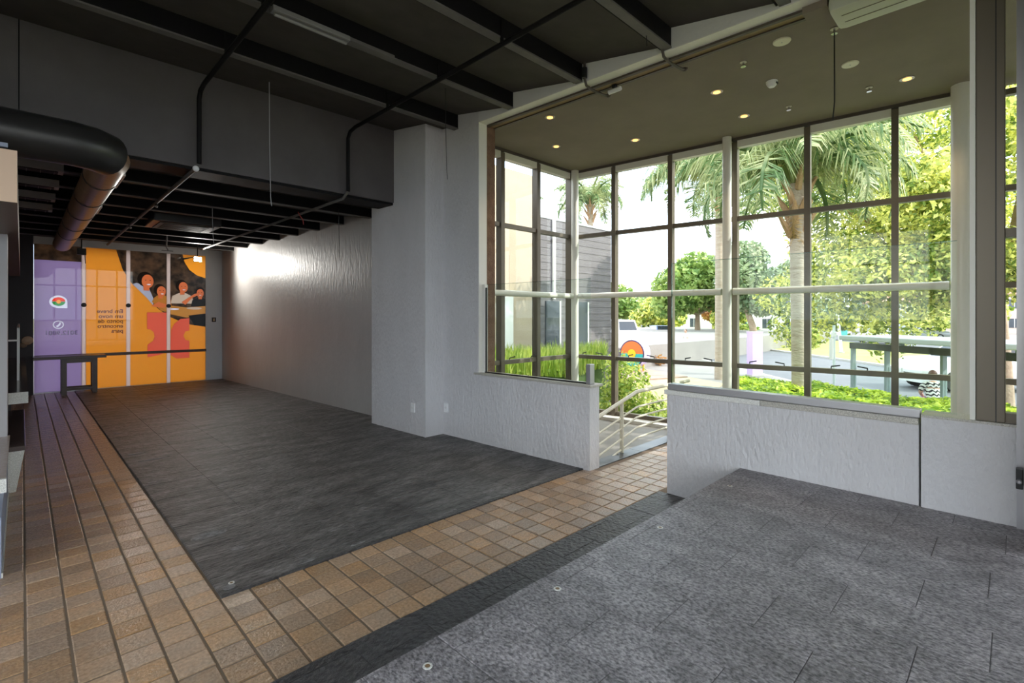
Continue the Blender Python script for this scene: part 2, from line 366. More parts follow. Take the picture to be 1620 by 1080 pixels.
def slabs(parent, x0, x1, y0, y1, z, w, l, m, clip=None, limit=300, jit=.0008, gap=.0035, name='slab', rows_along='y'):
    """stone slabs laid in courses with staggered ends; cut ones get their own mesh"""
    cache = {}; n = 0; extra = MB(); c = 0; lst = []
    x = x0
    while x < x1-.01:
        xe = min(x+w, x1); y = y0-(l*.5 if c % 2 else 0)-random.uniform(0, l*.2)
        while y < y1-.01:
            ya, yb = max(y, y0), min(y+l, y1)
            if yb-ya > .03:
                xb = xe
                if clip: xb = min(xe, clip((ya+yb)/2)+.05)
                if xb-x > .03: lst.append((x, xb, ya, yb))
            y += l
        x = xe; c += 1
    lst.sort(key=lambda q: (q[0]+q[1])*.35+(q[2]+q[3])*.35)
    for q in lst:
        xx, yy = q[1]-q[0]-gap, q[3]-q[2]-gap; cx, cy = (q[0]+q[1])/2, (q[2]+q[3])/2
        if n < limit:
            key = (round(xx, 2), round(yy, 2))
            if key not in cache: cache[key] = tile_mesh(xx, yy, .0025).mesh(name, m)
            place(name, cache[key], parent, (cx, cy, z+random.uniform(-jit, jit))); n += 1
        else:
            t = tile_mesh(xx, yy, .0025); k = len(extra.v); extra.v += [(a+cx, b+cy, cc+z) for a, b, cc in t.v]; extra.f += [tuple(k+i for i in f) for f in t.f]
    if extra.v: e = extra.build(name+'_field', m, parent); e['kind'] = 'stuff'
fs = MB().prism([(.78,3.06),(WX(3.06,.2),3.06),(WX(5.3,.2),5.3),(4.1,13.62),(.78,13.62)], -.12, .007).build('floor_slate', 'slate')
struct(fs, 'worn dark slate floor in front of the grey wall and pillar', 'floor')
slabs(fs, .782, 4.1, 3.085, 13.6, .010, .47, .245, 'slate', gap=.0025, clip=lambda y: WX(y) if y < 5.3 else (3.64 if y < 6.4 else DX(y)))
MB().box(.782, WX(3.06,.05), 3.058, 3.083, -.01, .011).build('edge_strip', 'slate_strip', fs, bev=.003)
for (x, y, w, l) in [(.93,3.98,.28,.10),(1.02,3.62,.10,.05),(.88,5.6,.14,.05),(.92,6.9,.2,.09),(1.0,6.5,.3,.05),(.90,8.3,.12,.1),(.9,11.2,.2,.1),(1.28,3.12,.12,.035),(1.62,3.12,.1,.03),(2.42,3.12,.09,.03),(.84,3.13,.08,.05),(3.0,3.11,.14,.02)]:
    pts = [(x+w*.5*math.cos(a)*random.uniform(.7,1.1), y+l*.5*math.sin(a)*random.uniform(.7,1.1)) for a in [i*math.pi/5 for i in range(10)]]
    MB().prism(pts, .008, .0128).build('scuff_mark', 'scuff', fs)
st = MB().box(-2.6, 4.0, 1.2, 2.205, -.12, .0035).build('floor_border', 'slate_strip'); struct(st, 'dark slate strip at the foot of the raised floor', 'floor')
slabs(st, -.6, 4.0, 1.52, 2.205, .006, .34, .345, 'slate_strip', gap=.0025)
pl = MB().box(-2.6, 4.0, -3.3, 1.508, -.12, PZ-.003).build('platform', 'slate_joint'); struct(pl, 'raised floor of speckled grey slate slabs nearest the camera', 'raised floor')
slabs(pl, .2, 4.0, -.6, 1.512, PZ, .30, .46, 'slate_platform', jit=.0004, gap=.0022)
m = MB().box(-2.6, .2, -3.3, 1.5, PZ-.01, PZ).box(.2, 4.0, -3.3, -.6, PZ-.01, PZ).build('slab_field', 'slate_platform', pl); m['kind'] = 'stuff'
def sockets(pts, z):
    for i, (x, y) in enumerate(pts):
        t = thing('floor_socket', ['small brass floor socket in the raised floor, nearest the camera', 'small brass floor socket at the edge of the raised floor, second from camera', 'small brass floor socket at the edge of the raised floor, third from camera', 'small brass floor socket at the raised floor corner by the wall', 'small brass floor socket at the front corner of the left slate floor'][i], 'floor socket', (x, y, z[i]), 0, 'floor sockets')
        MB().lathe([(.017,0),(.017,.002),(.011,.003),(.011,.001)], n=14).build('ring', 'granite_pale', t); MB().lathe([(.009,.0),(.009,.0025)], n=10).build('core', 'timber_rail', t)
sockets([(.98,1.40),(1.66,1.40),(2.55,1.40),(3.52,1.40),(.86,3.17)], [PZ+.001]*4+[.012])
# floor in the glazed bay
gf = MB().prism([(4.16,2.2),(7.0,2.2),(6.45,5.2),(4.0,5.2)], -.2, -.05).build('floor_bay', 'grey_floor'); struct(gf, 'smooth grey floor of the glazed stair bay', 'floor')
gf2 = MB().prism([(4.16,-4.2),(7.6,-4.2),(7.0,2.2),(4.16,2.2)], -.2, -.012).build('floor_bay_side', 'grey_floor'); struct(gf2, 'grey floor of the bay behind the right half wall', 'floor')
bs = MB().box(4.2, 5.02, 2.985, 3.15, -.12, .006).build('border_slab', 'border_stone'); struct(bs, 'polished dark stone border slab beside the railing foot', 'floor border')
bs2 = MB().box(5.025, 5.9, 2.985, 3.15, -.12, .006).build('border_slab', 'border_stone'); struct(bs2, 'polished dark stone border slab further along toward the window', 'floor border')

# ---- walls
w = MB().prism([(WX(4.577),4.577),(WX(4.577,.13),4.577),(WX(5.26,.13),5.26),(WX(5.26),5.26)], 0, 4.3).build('wall_right', 'plaster'); struct(w, 'grey plaster wall between the pillar and the big opening', 'wall')
MB().prism([(WX(4.577)+.002,4.572),(WX(4.577,.13),4.572),(WX(4.577,.13),4.578),(WX(4.577)+.002,4.578)], .86, 3.9).build('reveal', 'white_paint', w)
bp = MB().prism([(WX(4.577,.13),4.575),(WX(4.577,.27),4.575),(WX(5.26,.27),5.3),(WX(5.26,.13),5.3)], 0, 4.1).build('wall_pier', 'brown_brick'); struct(bp, 'brown brick pier edge beside the opening', 'pier')
pil = MB().prism([(3.634,5.24),(4.0,5.24),(4.0,6.478),(3.57,6.478)], 0, 4.3).build('pillar', 'plaster'); struct(pil, 'broad grey plastered pillar standing out from the wall', 'pillar')
dw = MB().prism([(DX(6.4),6.4),(DX(6.4,.2),6.4),(DX(13.9,.2),13.9),(DX(13.9),13.9)], 0, 3.6).build('wall_deep', 'plaster_deep'); struct(dw, 'long scuffed grey wall leading to the posters', 'wall')
hw = MB().prism([(WX(2.98),2.98),(WX(2.98,.16),2.98),(WX(4.577,.16),4.577),(WX(4.577),4.577)], 0, .832).build('wall_half', 'plaster'); struct(hw, 'half-height grey plaster wall under the frameless glass, beside the passage', 'half wall')
MB().prism([(WX(2.95,-.02),2.955),(WX(2.95,.19),2.955),(WX(4.6,.19),4.577),(WX(4.64,-.02),4.64)], .832, .858).build('sill', 'granite', hw, bev=.004)
hr = MB().box(4.0, 4.16, .425, 2.13, 0, .866).build('wall_half', 'plaster'); struct(hr, 'half-height pale plaster wall beside the raised floor', 'half wall')
MB().box(3.985, 4.2, .425, 1.36, .866, .905).build('sill', 'granite', hr, bev=.003); MB().box(3.985, 4.2, 1.363, 2.15, .866, .905).build('sill', 'granite_pale', hr, bev=.003)
h2 = MB().box(3.985, 4.16, -.5, .412, 0, .92).build('wall_half', 'plaster'); struct(h2, 'short stretch of half wall at the right under the bronze frame', 'half wall')
MB().box(3.975, 4.2, -.5, .412, .92, .935).build('sill', 'granite', h2)
hd = MB().prism([(WX(-.6),-.6),(WX(-.6,.13),-.6),(WX(4.577,.13),4.577),(WX(4.577),4.577)], 3.9, 4.3).build('wall_header', 'plaster_smooth'); struct(hd, 'pale band of wall above the wide opening', 'wall')
MB().prism([(WX(-.6)+.002,-.6),(WX(-.6,.13),-.6),(WX(4.577,.13),4.577),(WX(4.577)+.002,4.577)], 3.894, 3.9).build('soffit_band', 'white_paint', hd)
br = MB().prism([(WX(1.05,.135),1.05),(WX(1.05,.27),1.05),(WX(4.577,.27),4.577),(WX(4.577,.135),4.577)], 3.885, 4.1).build('door_track', 'timber_rail'); struct(br, 'brown timber head rail with two dark grooves above the opening', 'head rail')
for o1, o2 in ((.13,.165),(.245,.275)): MB().prism([(WX(1.04,o1),1.04),(WX(1.04,o2),1.04),(WX(4.575,o2),4.575),(WX(4.575,o1),4.575)], 3.874, 3.9).build('track_lip', 'bronze_dark', br)
# right jamb
wr = MB().box(3.56, 4.5, -.75, -.035, 0, 4.3).build('wall_right_jamb', 'plaster_smooth'); struct(wr, 'rough white wall edge at the right border of the view', 'wall')
jb = MB().box(4.0, 4.14, .04, .163, .935, 3.9).build('door_frame', 'bronze', bev=.004); struct(jb, 'wide bronze frame post at the right end of the opening', 'frame')
MB().box(3.997, 4.0, .076, .081, .935, 3.9).build('joint_line', 'rubber', jb)
MB().box(4.0, 4.1, .165, .19, .935, 3.9).build('edge_strip', 'white_paint', jb)
for z0, z1 in ((3.43, 3.5), (2.0, 2.05), (.935, .99)): MB().box(4.02, 4.10, -.03, .04, z0, z1).build('transom', 'bronze', jb)
ms = MB().box(3.96, 3.995, -.035, -.005, .36, 4.0).build('trim_1', 'aluminium'); struct(ms, 'grey metal strip beside the white wall edge', 'trim')
t = thing('door_stop_box', 'small black box with round lock low on the right wall strip', 'lock', (3.9, -.01, .6)); MB().box(-.02,.03,-.02,.008,0,.11).build('case', 'rubber', t, bev=.004); MB().lathe([(.012,0),(.012,.02),(.006,.024)], n=10).build('button', 'aluminium', t, loc=(-.022,-.005,.045)).rotation_euler = (0,R(-90),0)
# remaining shell of the room (left and behind the camera)
wl = MB().box(-2.8, -2.6, 3.6, 13.9, 0, 4.4).box(-2.8,-2.6,-3.5,3.6,-.12,PZ).box(-2.8,-2.6,-3.5,3.6,3.85,4.4).build('wall_left', 'plaster_smooth'); struct(wl, 'plain wall behind the counter', 'wall')
wb = MB().box(-2.8, 4.5, -3.5, -3.3, -.12, PZ).box(-2.8, 4.5, -3.5, -3.3, 3.85, 4.4).build('wall_back', 'plaster_smooth'); struct(wb, 'wall behind the camera with a glazed shopfront', 'wall')
w3 = MB().box(4.0, 4.2, -3.5, -.7, 0, 4.4).build('wall_right_near', 'plaster_smooth'); struct(w3, 'plain unseen wall beyond the right border, made solid to block the sun', 'wall')  # unseen stretch closed solid to keep sun patches off the raised floor
far = MB().box(-2.8, .17, 13.62, 13.8, 0, 3.6).box(3.128, 4.3, 13.58, 13.8, 0, 3.6).box(.15, 3.135, 13.58, 13.75, 2.97, 3.6).build('wall_far', 'plaster_smooth'); struct(far, 'narrow pale wall beside the posters at the far end', 'wall')
MB().box(-.6, .165, 13.45, 13.62, 0, 3.2).build('dark_panel', 'shelf_dark', far)
ws = thing('window_3', 'glazed shopfront behind the camera with bronze mullions', 'window'); ws['kind'] = 'structure'
for i in range(10): x = -2.7+i*.745; MB().box(x, x+.06, -3.42, -3.36, PZ, 3.85).build('mullion', 'bronze', ws)
for z in (PZ, 1.3, 2.9, 3.79): MB().box(-2.7, 4.06, -3.42, -3.36, z, z+.06).build('transom', 'bronze', ws)
MB().box(-2.7, 4.06, -3.395, -3.39, PZ, 3.82).build('pane', 'glass', ws)
wt = thing('window_5', 'glazed side front left of the camera with bronze mullions', 'window'); wt['kind'] = 'structure'
for i in range(9): y = -3.36+i*.86; MB().box(-2.72, -2.66, y, y+.06, PZ, 3.85).build('mullion', 'bronze', wt)
for z in (PZ, 1.3, 2.9, 3.79): MB().box(-2.72, -2.66, -3.36, 3.6, z, z+.06).build('transom', 'bronze', wt)
MB().box(-2.695, -2.69, -3.36, 3.6, PZ, 3.82).build('pane', 'glass', wt)
# roofs
rf = MB().box(-2.9, 4.32, -3.6, 5.95, 4.32, 4.5).box(-4.4, 7.9, -6.0, -3.6, 4.32, 4.5).box(-2.9, 4.4, 5.95, 13.9, 3.5, 3.7).box(-2.9,4.4,6.06,6.16,3.5,4.5).box(-2.9,4.4,5.9,6.2,4.33,4.5).build('roof', 'black_soffit'); struct(rf, 'black roof slab over the room with an added sun-blocking overhang behind the camera', 'roof')  # slab behind the camera is an added overhang that keeps the sun out

# ---- stepped main ceiling: sloping black panels between steel beams
BY = [4.95-.94*i for i in range(9)]
cl = thing('ceiling', 'black stepped ceiling of sloping panels between steel beams', 'ceiling'); cl['kind'] = 'structure'
prev = 5.93
for i, y in enumerate(BY):
    nxt = BY[i+1] if i+1 < len(BY) else -3.4
    MB().extr([(-2.6,y,4.085),(-2.6,nxt+.09,3.945),(-2.6,nxt+.09,4.3),(-2.6,y,4.3)], (6.72+.02*i,0,0)).build('panel', 'black_soffit', cl)
    b = MB().box(-2.6, WX(y)+.03, y, y+.012, 3.92, 4.12).build('beam', 'black_steel', cl); MB().box(-2.6, WX(y)+.03, y-.004, y+.075, 3.905, 3.92).build('flange', 'beam_flange', b)
    MB().box(-2.6, WX(y)+.03, y+.088, y+.1, 3.92, 4.0).build('web', 'black_steel', b)
MB().extr([(-2.6,5.93,4.06),(-2.6,5.05,3.95),(-2.6,5.05,4.3),(-2.6,5.93,4.3)], (6.5,0,0)).build('panel', 'black_soffit', cl)
bk = MB().box(-2.6, 3.62, 5.93, 6.05, 3.08, 4.3).build('bulkhead', 'charcoal_board'); struct(bk, 'deep charcoal bulkhead spanning the room above the slate floor', 'bulkhead')
MB().box(-2.6, 3.62, 5.95, 6.3, 3.05, 3.1).build('underside', 'black_steel', bk); MB().box(-.02, -.012, 5.926, 5.93, 3.08, 4.06).build('joint', 'black_steel', bk)
dc = thing('ceiling_deep', 'low black beamed ceiling over the far half of the room', 'ceiling'); dc['kind'] = 'structure'
DY = [6.97+.83*i for i in range(8)]
for i, y in enumerate(DY):
    pv = DY[i-1] if i else 6.2
    MB().extr([(-2.6,y,3.19),(-2.6,pv+.09,3.09),(-2.6,pv+.09,3.48),(-2.6,y,3.48)], (6.6,0,0)).build('panel', 'black_soffit', dc)
    b = MB().box(-2.6, DX(y)+.03, y, y+.012, 3.06, 3.24).build('beam', 'black_steel', dc); MB().box(-2.6, DX(y)+.03, y-.003, y+.08, 3.05, 3.062).build('flange', 'beam_flange', b)
MB().box(-2.6, 4.0, DY[-1]+.05, 13.7, 3.12, 3.48).build('panel', 'black_soffit', dc)

# ---- the glazed bay
FA = Vector((6.49, 5.12, 0)); FD = Vector((.55, -4.65, 0)).normalized(); FN = Vector((FD.y, -FD.x, 0))   # FN points inward (-x)
if FN.x > 0: FN = -FN
def fp(s, off=0): p = FA+FD*s+FN*off; return (p.x, p.y)
bc = MB().prism([(WX(5.3,.2),5.3),(WX(-.6,.2),-4.2), (7.65,-4.2),(7.15,.3),(6.55,5.3)], 3.9, 4.3).build('ceiling_bay', 'bay_soffit'); struct(bc, 'dull olive-grey painted ceiling of the glazed bay', 'ceiling')
ms_ = [.02, .745, 1.64, 2.515, 3.35, 4.20, 4.95]
zs = [0.02, .885, 1.86, 2.835, 3.78]
wf = thing('window_1', 'tall bronze-framed glass front of the bay facing the street', 'window'); wf['kind'] = 'structure'
def fbar(s0, s1, o0, o1, z0, z1, name, m, parent): 
    return MB().prism([fp(s0,o0), fp(s0,o1), fp(s1,o1), fp(s1,o0)], z0, z1).build(name, m, parent)
for i, s in enumerate(ms_): fbar(s-.033, s+.033, -.05, .06, 0, 3.85, 'mullion', 'bronze', wf)
for i in range(len(ms_)-1):
    for k, z in enumerate(zs):
        if k in (1, 3): fbar(ms_[i]+.033, ms_[i+1]-.033, -.03, .04, z-.03, z+.03, 'transom', 'bronze', wf)
        if k == 0: fbar(ms_[i]+.033, ms_[i+1]-.033, -.03, .04, 0, .06, 'bottom_rail', 'bronze', wf)
        if k == 4: fbar(ms_[i]+.033, ms_[i+1]-.033, -.04, .05, z-.005, z+.085, 'head_rail', 'cream_metal', wf)
    for a, b in ((.06,.855),(.915,2.805),(2.865,3.775)): fbar(ms_[i]+.033, ms_[i+1]-.033, -.004, .004, a, b, 'pane', 'glass', wf)
fbar(0, 5.0, -.06, .07, 3.865, 3.9, 'head_frame', 'bronze_dark', wf)
for (s0, s1) in ((1.0,1.4),(1.86,2.22),(2.7,3.1),(3.6,3.95),(.2,.55)):
    for s in (s0, s1):
        p = FA+FD*s+FN*.05; q = p+FD*(.09 if s == s0 else -.09)+FN*.05
        MB().tube([(p.x,p.y,.92),(p.x,p.y,.945),(q.x,q.y,.965)], .008, 6).build('catch', 'rubber', wf)
cb = MB().prism([fp(-.0,.02), fp(0,.22), fp(2.6,.22), fp(2.6,.02)], -.12, .0).build('trim_2', 'white_paint'); struct(cb, 'white curb at the foot of the glass front', 'curb')
wlft = thing('window_2', 'narrow bronze-framed glass return on the left of the bay', 'window'); wlft['kind'] = 'structure'
lx = [4.25, 4.83, 5.58, 6.38]; LY = 5.12
for i, x in enumerate(lx): MB().box(x-.035, x+.035, LY-.05, LY+.06, -.1, 3.85).build('mullion', 'bronze', wlft)
for i in range(3):
    for k, z in enumerate(zs):
        if k in (1, 3): MB().box(lx[i]+.035, lx[i+1]-.035, LY-.03, LY+.04, z-.03, z+.03).build('transom', 'bronze', wlft)
        if k == 0: MB().box(lx[i]+.035, lx[i+1]-.035, LY-.03, LY+.04, -.05, .06).build('bottom_rail', 'bronze', wlft)
        if k == 4: MB().box(lx[i]+.035, lx[i+1]-.035, LY-.04, LY+.05, z-.005, z+.085).build('head_rail', 'cream_metal', wlft)
    for a, b in ((.06,.855),(.915,2.805),(2.865,3.775)): MB().box(lx[i]+.035, lx[i+1]-.035, LY-.004, LY+.004, a, b).build('pane', 'glass', wlft)
MB().box(4.2, 6.45, LY-.06, LY+.08, 3.865, 3.9).build('head_frame', 'bronze_dark', wlft)
for x in (4.95, 5.40): MB().tube([(x,LY-.05,.92),(x,LY-.06,.945),(x+.07,LY-.1,.965)], .008, 6).build('catch', 'rubber', wlft)
we = thing('window_6', 'continuation of the bronze street glazing past the right border', 'window'); we['kind'] = 'structure'
for i in range(5): fbar(5.75+i*.88, 5.81+i*.88, -.05, .06, 0, 3.85, 'mullion', 'bronze', we)
for z in (.03,.885,1.86,2.835,3.8): fbar(5.0, 9.35, -.03, .04, z-.03, z+.03, 'transom', 'bronze', we)
fbar(5.0, 9.35, -.004, .004, .06, 3.78, 'pane', 'glass', we)
ee = MB().box(4.2, 7.7, -4.3, -4.15, -.2, 4.3).build('wall_bay_end', 'plaster_smooth'); struct(ee, 'end wall of the bay past the right border', 'wall')
# white tubes: three posts and the horizontal rail
def post(p, r, label, z0=0.0, z1=3.9):
    t = thing('white_post', label, 'post', (p[0], p[1], z0), 0, 'white tubular posts of the bay'); MB().lathe([(r,0),(r,z1-z0)], n=24).build('tube', 'cream_metal', t, smooth=True); MB().lathe([(r*1.7,0),(r*1.7,.012)], n=20).build('foot_plate', 'cream_metal', t); return t
post((6.40,5.03), .062, 'round white post in the inner corner of the glazed bay', -.05)
post(fp(2.445,.15), .056, 'round white post in the middle of the street glass front', 0)
post(fp(4.745,.22), .088, 'thick round white post at the right end of the glass front', 0)
def rtube(name, a, b, label):
    t = thing(name, label, 'rail', (a[0],a[1],1.865), 0, 'white horizontal tubes across the glass'); MB().tube([(0,0,0),(b[0]-a[0],b[1]-a[1],0)], .042, 16).build('tube', 'cream_metal', t, smooth=True)
    d = (Vector((b[0]-a[0],b[1]-a[1],0))).normalized()
    for f in (.04, -.04): p = (0,0,0) if f > 0 else (b[0]-a[0],b[1]-a[1],0); q = Vector(p)+d*f*2; MB().tube([p, tuple(q)], .046, 14).build('end_sleeve', 'cream_metal', t, smooth=True)
rtube('guard_rail', (4.25,5.02), (6.33,5.03), 'white horizontal tube across the left glass return of the bay')
rtube('guard_rail', fp(.17,.12), fp(2.375,.14), 'white horizontal tube between the corner post and the middle post')
rtube('guard_rail', fp(2.52,.14), fp(4.65,.14), 'white horizontal tube between the middle post and the thick right post')

# ---- frameless glass guards on the half walls
gl = thing('glass_guard', 'clear frameless glass panel with black base seal on the half wall beside the passage', 'glass panel', (WX(3.0,.07), 3.0, .858))
def wl_(y, off): return (WX(y, off)-WX(3.0,.07), y-3.0)
MB().prism([wl_(3.02,.065), wl_(3.02,.075), wl_(4.5,.075), wl_(4.5,.065)], .006, 1.065).build('pane', 'glass_guard', gl)
MB().prism([wl_(3.02,.066), wl_(3.02,.074), wl_(4.5,.074), wl_(4.5,.066)], 1.065, 1.068).build('top_edge', 'glass_edge', gl)
MB().prism([wl_(3.05,.045), wl_(3.05,.06), wl_(4.52,.06), wl_(4.52,.045)], 0, .014).build('base_seal', 'rubber', gl)
MB().prism([wl_(4.50,.055), wl_(4.50,.07), wl_(4.52,.07), wl_(4.52,.055)], 0, 1.03).build('side_seal', 'rubber', gl); MB().prism([wl_(4.515,.04), wl_(4.515,.09), wl_(4.56,.09), wl_(4.56,.04)], 0, 1.07).build('side_channel', 'white_paint', gl)
MB().prism([wl_(3.0,.035), wl_(3.0,.11), wl_(3.05,.11), wl_(3.05,.035)], 0, .2).build('clamp', 'aluminium', gl, bev=.004)
gr_ = thing('glass_guard', 'clear frameless glass panel in a grey channel on the half wall by the raised floor', 'glass panel', (4.06, .45, .905))
MB().box(-.045,.05,-.03,1.68,0,.052).build('channel', 'aluminium', gr_, bev=.004); MB().box(-.006,.006,-.2,1.665,.04,1.1).build('pane', 'glass_guard', gr_); MB().box(-.005,.005,-.2,1.664,1.1,1.103).build('top_edge', 'glass_edge', gr_); MB().box(-.006,.006,1.665,1.668,.05,1.1).build('side_edge', 'glass_edge', gr_)

# ---- stair railing seen through the passage
rl = thing('stair_railing', 'cream metal railing with four thin bars beside the stair', 'railing', (4.82, 3.12, 0))
def rz(x): return 0 if x >= 5.15 else -.24*(5.15-x)
def rail(h, r): return MB().tube([(4.26-4.82,0,h+rz(4.26)),(5.13-4.82,0,h+rz(5.13)),(5.2-4.82,0,h),(6.5-4.82,0.02,h)], r, 10)
rail(.66,.022).build('handrail', 'rail_paint', rl, smooth=True)
for h in (.50,.38,.26,.14): rail(h-.02,.011).build('bar', 'rail_paint', rl, smooth=True)
MB().tube([(0,0,0),(0,0,.58)], .022, 12).build('post', 'rail_paint', rl, smooth=True); MB().tube([(1.5,.02,0),(1.5,.02,.65)], .022, 12).build('post', 'rail_paint', rl, smooth=True)
MB().box(-.35,-.06,.0,.035,-.04,.0).build('foot_bar', 'rail_paint', rl)

# ---- fittings on the bay ceiling
spots = [(4.452,3.871,'downlight nearest the head rail at the left'),(5.279,4.474,'downlight in the inner corner by the white post'),(5.841,3.57,'downlight above the middle of the glass front'),(5.196,2.202,'downlight in the middle of the bay ceiling'),(6.049,2.242,'downlight above the tall middle window'),(6.248,.754,'downlight at the far right by the thick post')]
for x, y, lb in spots:
    t = thing('downlight', 'lit amber '+lb, 'downlight', (x, y, 3.9), 0, 'lit downlights in the bay ceiling')
    MB().lathe([(.062,-.006),(.062,0)], n=20).build('rim', 'lamp_rim', t); MB().lathe([(.036,-.010),(.036,-.004)], n=16).build('bulb', 'lamp_glow', t)
    ld = bpy.data.lights.new('downlight_lamp', 'SPOT'); ld.energy = 14; ld.spot_size = R(95); ld.spot_blend = .6; ld.color = (1, .72, .4); ld.shadow_soft_size = .03
    lo = bpy.data.objects.new('downlight_lamp', ld); COL.objects.link(lo); lo.parent = t; lo.location = (0,0,-.03)
for x, y, lb in ((4.635,1.405,'round pale blank cover on the bay ceiling near the head rail'),(5.508,1.084,'round pale blank cover on the bay ceiling near the window')):
    t = thing('ceiling_cover', lb, 'cover plate', (x, y, 3.9), 0, 'blank covers on the bay ceiling'); MB().lathe([(.065,-.012),(.07,-.006),(.07,0)], n=24).build('disc', 'rail_paint', t); MB().lathe([(.006,-.015),(.006,-.011)], n=8).build('screw', 'aluminium', t)
t = thing('smoke_detector', 'white domed smoke detector on the bay ceiling', 'smoke detector', (5.365,1.719,3.9)); MB().lathe([(.028,-.055),(.042,-.04),(.052,-.02),(.055,0)], n=20).build('dome', 'white_plastic', t, smooth=True); MB().box(-.02,.02,-.054,-.045,-.035,-.02).build('slot', 'rubber', t)
for x, y, lb in ((4.762,1.771,'chrome sprinkler head above the middle of the bay'),(6.133,1.787,'chrome sprinkler head close to the tall window'),(6.212,1.057,'chrome sprinkler head between the pale cover and the window'),(4.737,1.041,'chrome sprinkler head with a black cable hanging from it')):
    t = thing('sprinkler', lb, 'sprinkler', (x, y, 3.9), 0, 'sprinkler heads'); MB().lathe([(.03,-.006),(.03,0)], n=16).build('plate', 'lamp_rim', t); MB().tube([(0,0,0),(0,0,-.04)], .009, 8).build('stem', 'chrome', t); MB().lathe([(.024,-.045),(.024,-.04)], n=12).build('deflector', 'chrome', t)
def cable(name, pts, r, m, label):
    o = MB().tube(pts, r, 6).build(name, m); return tag(o, label, 'cable')
cable('hanging_cable', [(4.737,1.041,3.86),(4.738,1.04,3.5),(4.74,1.04,3.3),(4.725,1.05,3.15)], .005, 'cable_black', 'thin black cable hanging from the bay ceiling before the foliage')
# white air duct at the top right
t = thing('air_duct', 'pale rounded air duct hung under the bay ceiling at the upper edge', 'air duct', (4.33,.50,3.9))
MB().box(-.14,.22,-.5,.47,-.14,-.004).build('shell', 'duct_white', t, smooth=True, bev=.055)
for x in (-.03,.08): MB().box(x,x+.006,-.44,.40,-.143,-.136).build('seam', 'bronze', t)
MB().box(-.10,.06,.475,.64,-.06,-.004).build('connector_box', 'bay_soffit', t)
t = thing('emergency_light', 'small white tubular fitting clipped to the brown head rail', 'light fitting', (WX(2.85,.24), 2.85, 3.83)); MB().tube([(0,-.07,0),(0,.07,0)], .022, 12).build('tube', 'white_plastic', t, smooth=True); MB().box(-.02,.02,-.02,.02,.02,.07).build('clip', 'rubber', t)
for y, lb in ((3.02,'black conduit elbow with junction box crossing the head rail beside the white fitting'),(2.2,'black conduit elbow with junction box crossing the head rail nearer the camera')):
    t = thing('conduit_elbow', lb, 'conduit', (WX(y), y, 3.9), 0, 'conduit elbows on the header'); MB().tube([(-.03,0,.2),(-.03,0,.02),(0,0,-.045),(.1,0,-.06),(.3,-.02,-.06),(.36,-.04,-.04)], .013, 8).build('pipe', 'bronze_dark', t, smooth=True); MB().tube([(-.03,0,.02),(-.03,0,.12)], .026, 10).build('junction', 'rubber', t); MB().ball((.34,-.03,-.05),.025,.025,.02).build('elbow', 'bronze_dark', t)

# ---- pipes, ducts and cables under the dark ceilings
t = thing('ceiling_conduit', 'black pipe along the ceiling near the opening, bending down the bulkhead', 'pipe', (2.9,5.85,3.85))
MB().tube([(0,-8.6,0),(0,-.2,0),(0,-.06,-.02),(0,.0,-.09),(0,.0,-.75)], .022, 10).build('pipe', 'black_steel', t, smooth=True); MB().tube([(0,0,-.75),(-.02,.1,-.83),(-.05,6.9,-.83)], .018, 8).build('low_run', 'beam_flange', t, smooth=True)
for y in (-.95,-1.9,-2.8): MB().box(-.012,.012,y,y+.02,0,.2).build('hanger', 'black_steel', t)
t = thing('ceiling_conduit', 'black pipe along the ceiling on the left, bending down the bulkhead', 'pipe', (1.29,5.85,3.85))
MB().tube([(0,-8.6,0),(0,-.2,0),(0,-.06,-.02),(0,.0,-.09),(0,.0,-.75)], .022, 10).build('pipe', 'black_steel', t, smooth=True); MB().tube([(-.04,-.05,-.82),(-.04,7.2,-.85)], .02, 8).build('low_run', 'beam_flange', t, smooth=True); MB().ball((-.04,-.05,-.82),.03,.03,.03).build('end_cap', 'white_plastic', t)
for y in (2.0,4.2): MB().ball((-.04,y,-.87),.022,.022,.03).build('sprinkler_head', 'chrome', t)
for y in (-.95,-1.9): MB().box(-.012,.012,y,y+.02,0,.2).build('hanger', 'black_steel', t)
t = thing('light_batten', 'grey metal light batten fixed along a ceiling beam', 'light fixture', (1.35,3.93,3.90)); MB().box(0,.62,0,.07,-.04,0).build('tray', 'tube_white', t, bev=.006); MB().tube([(.02,.035,-.055),(.6,.035,-.055)], .014, 10).build('tube', 'tube_white', t, smooth=True); MB().box(.62,1.05,.01,.06,-.03,0).build('cable_tray', 'beam_flange', t)
for (x, y, z0, z1, r, m, lb) in [(1.85,5.5,4.0,2.7,.004,'cable_grey','pale thin cable hanging in front of the bulkhead'),(3.21,4.26,4.05,3.0,.003,'cable_black','long thin dark cable hanging before the grey wall'),(1.9,7.9,3.2,2.55,.004,'cable_grey','short pale cable hanging by the ceiling cassette'),(3.3,6.95,3.1,2.35,.004,'cable_black','dark cable hanging in front of the long wall'),(3.735,2.192,4.2,3.82,.004,'cable_black','dark cable hanging near the head rail')]:
    cable('hanging_cable', [(x,y,z0),(x+.004,y,(z0+z1)/2),(x+.01,y-.01,z1+.1),(x+.02,y-.01,z1)], r, m, lb)
cable('red_cable', [(2.83,7.25,3.04),(2.85,7.22,2.98),(2.88,7.2,2.93),(2.89,7.2,2.86)], .006, 'cable_red', 'short red cable dangling from the low pipe')
cable('loop_cable', [(3.95,5.05,2.9),(3.93,5.0,2.6),(3.93,4.98,2.45),(3.94,4.95,2.38)], .004, 'cable_black', 'dark cable end curling against the wall beside the opening')
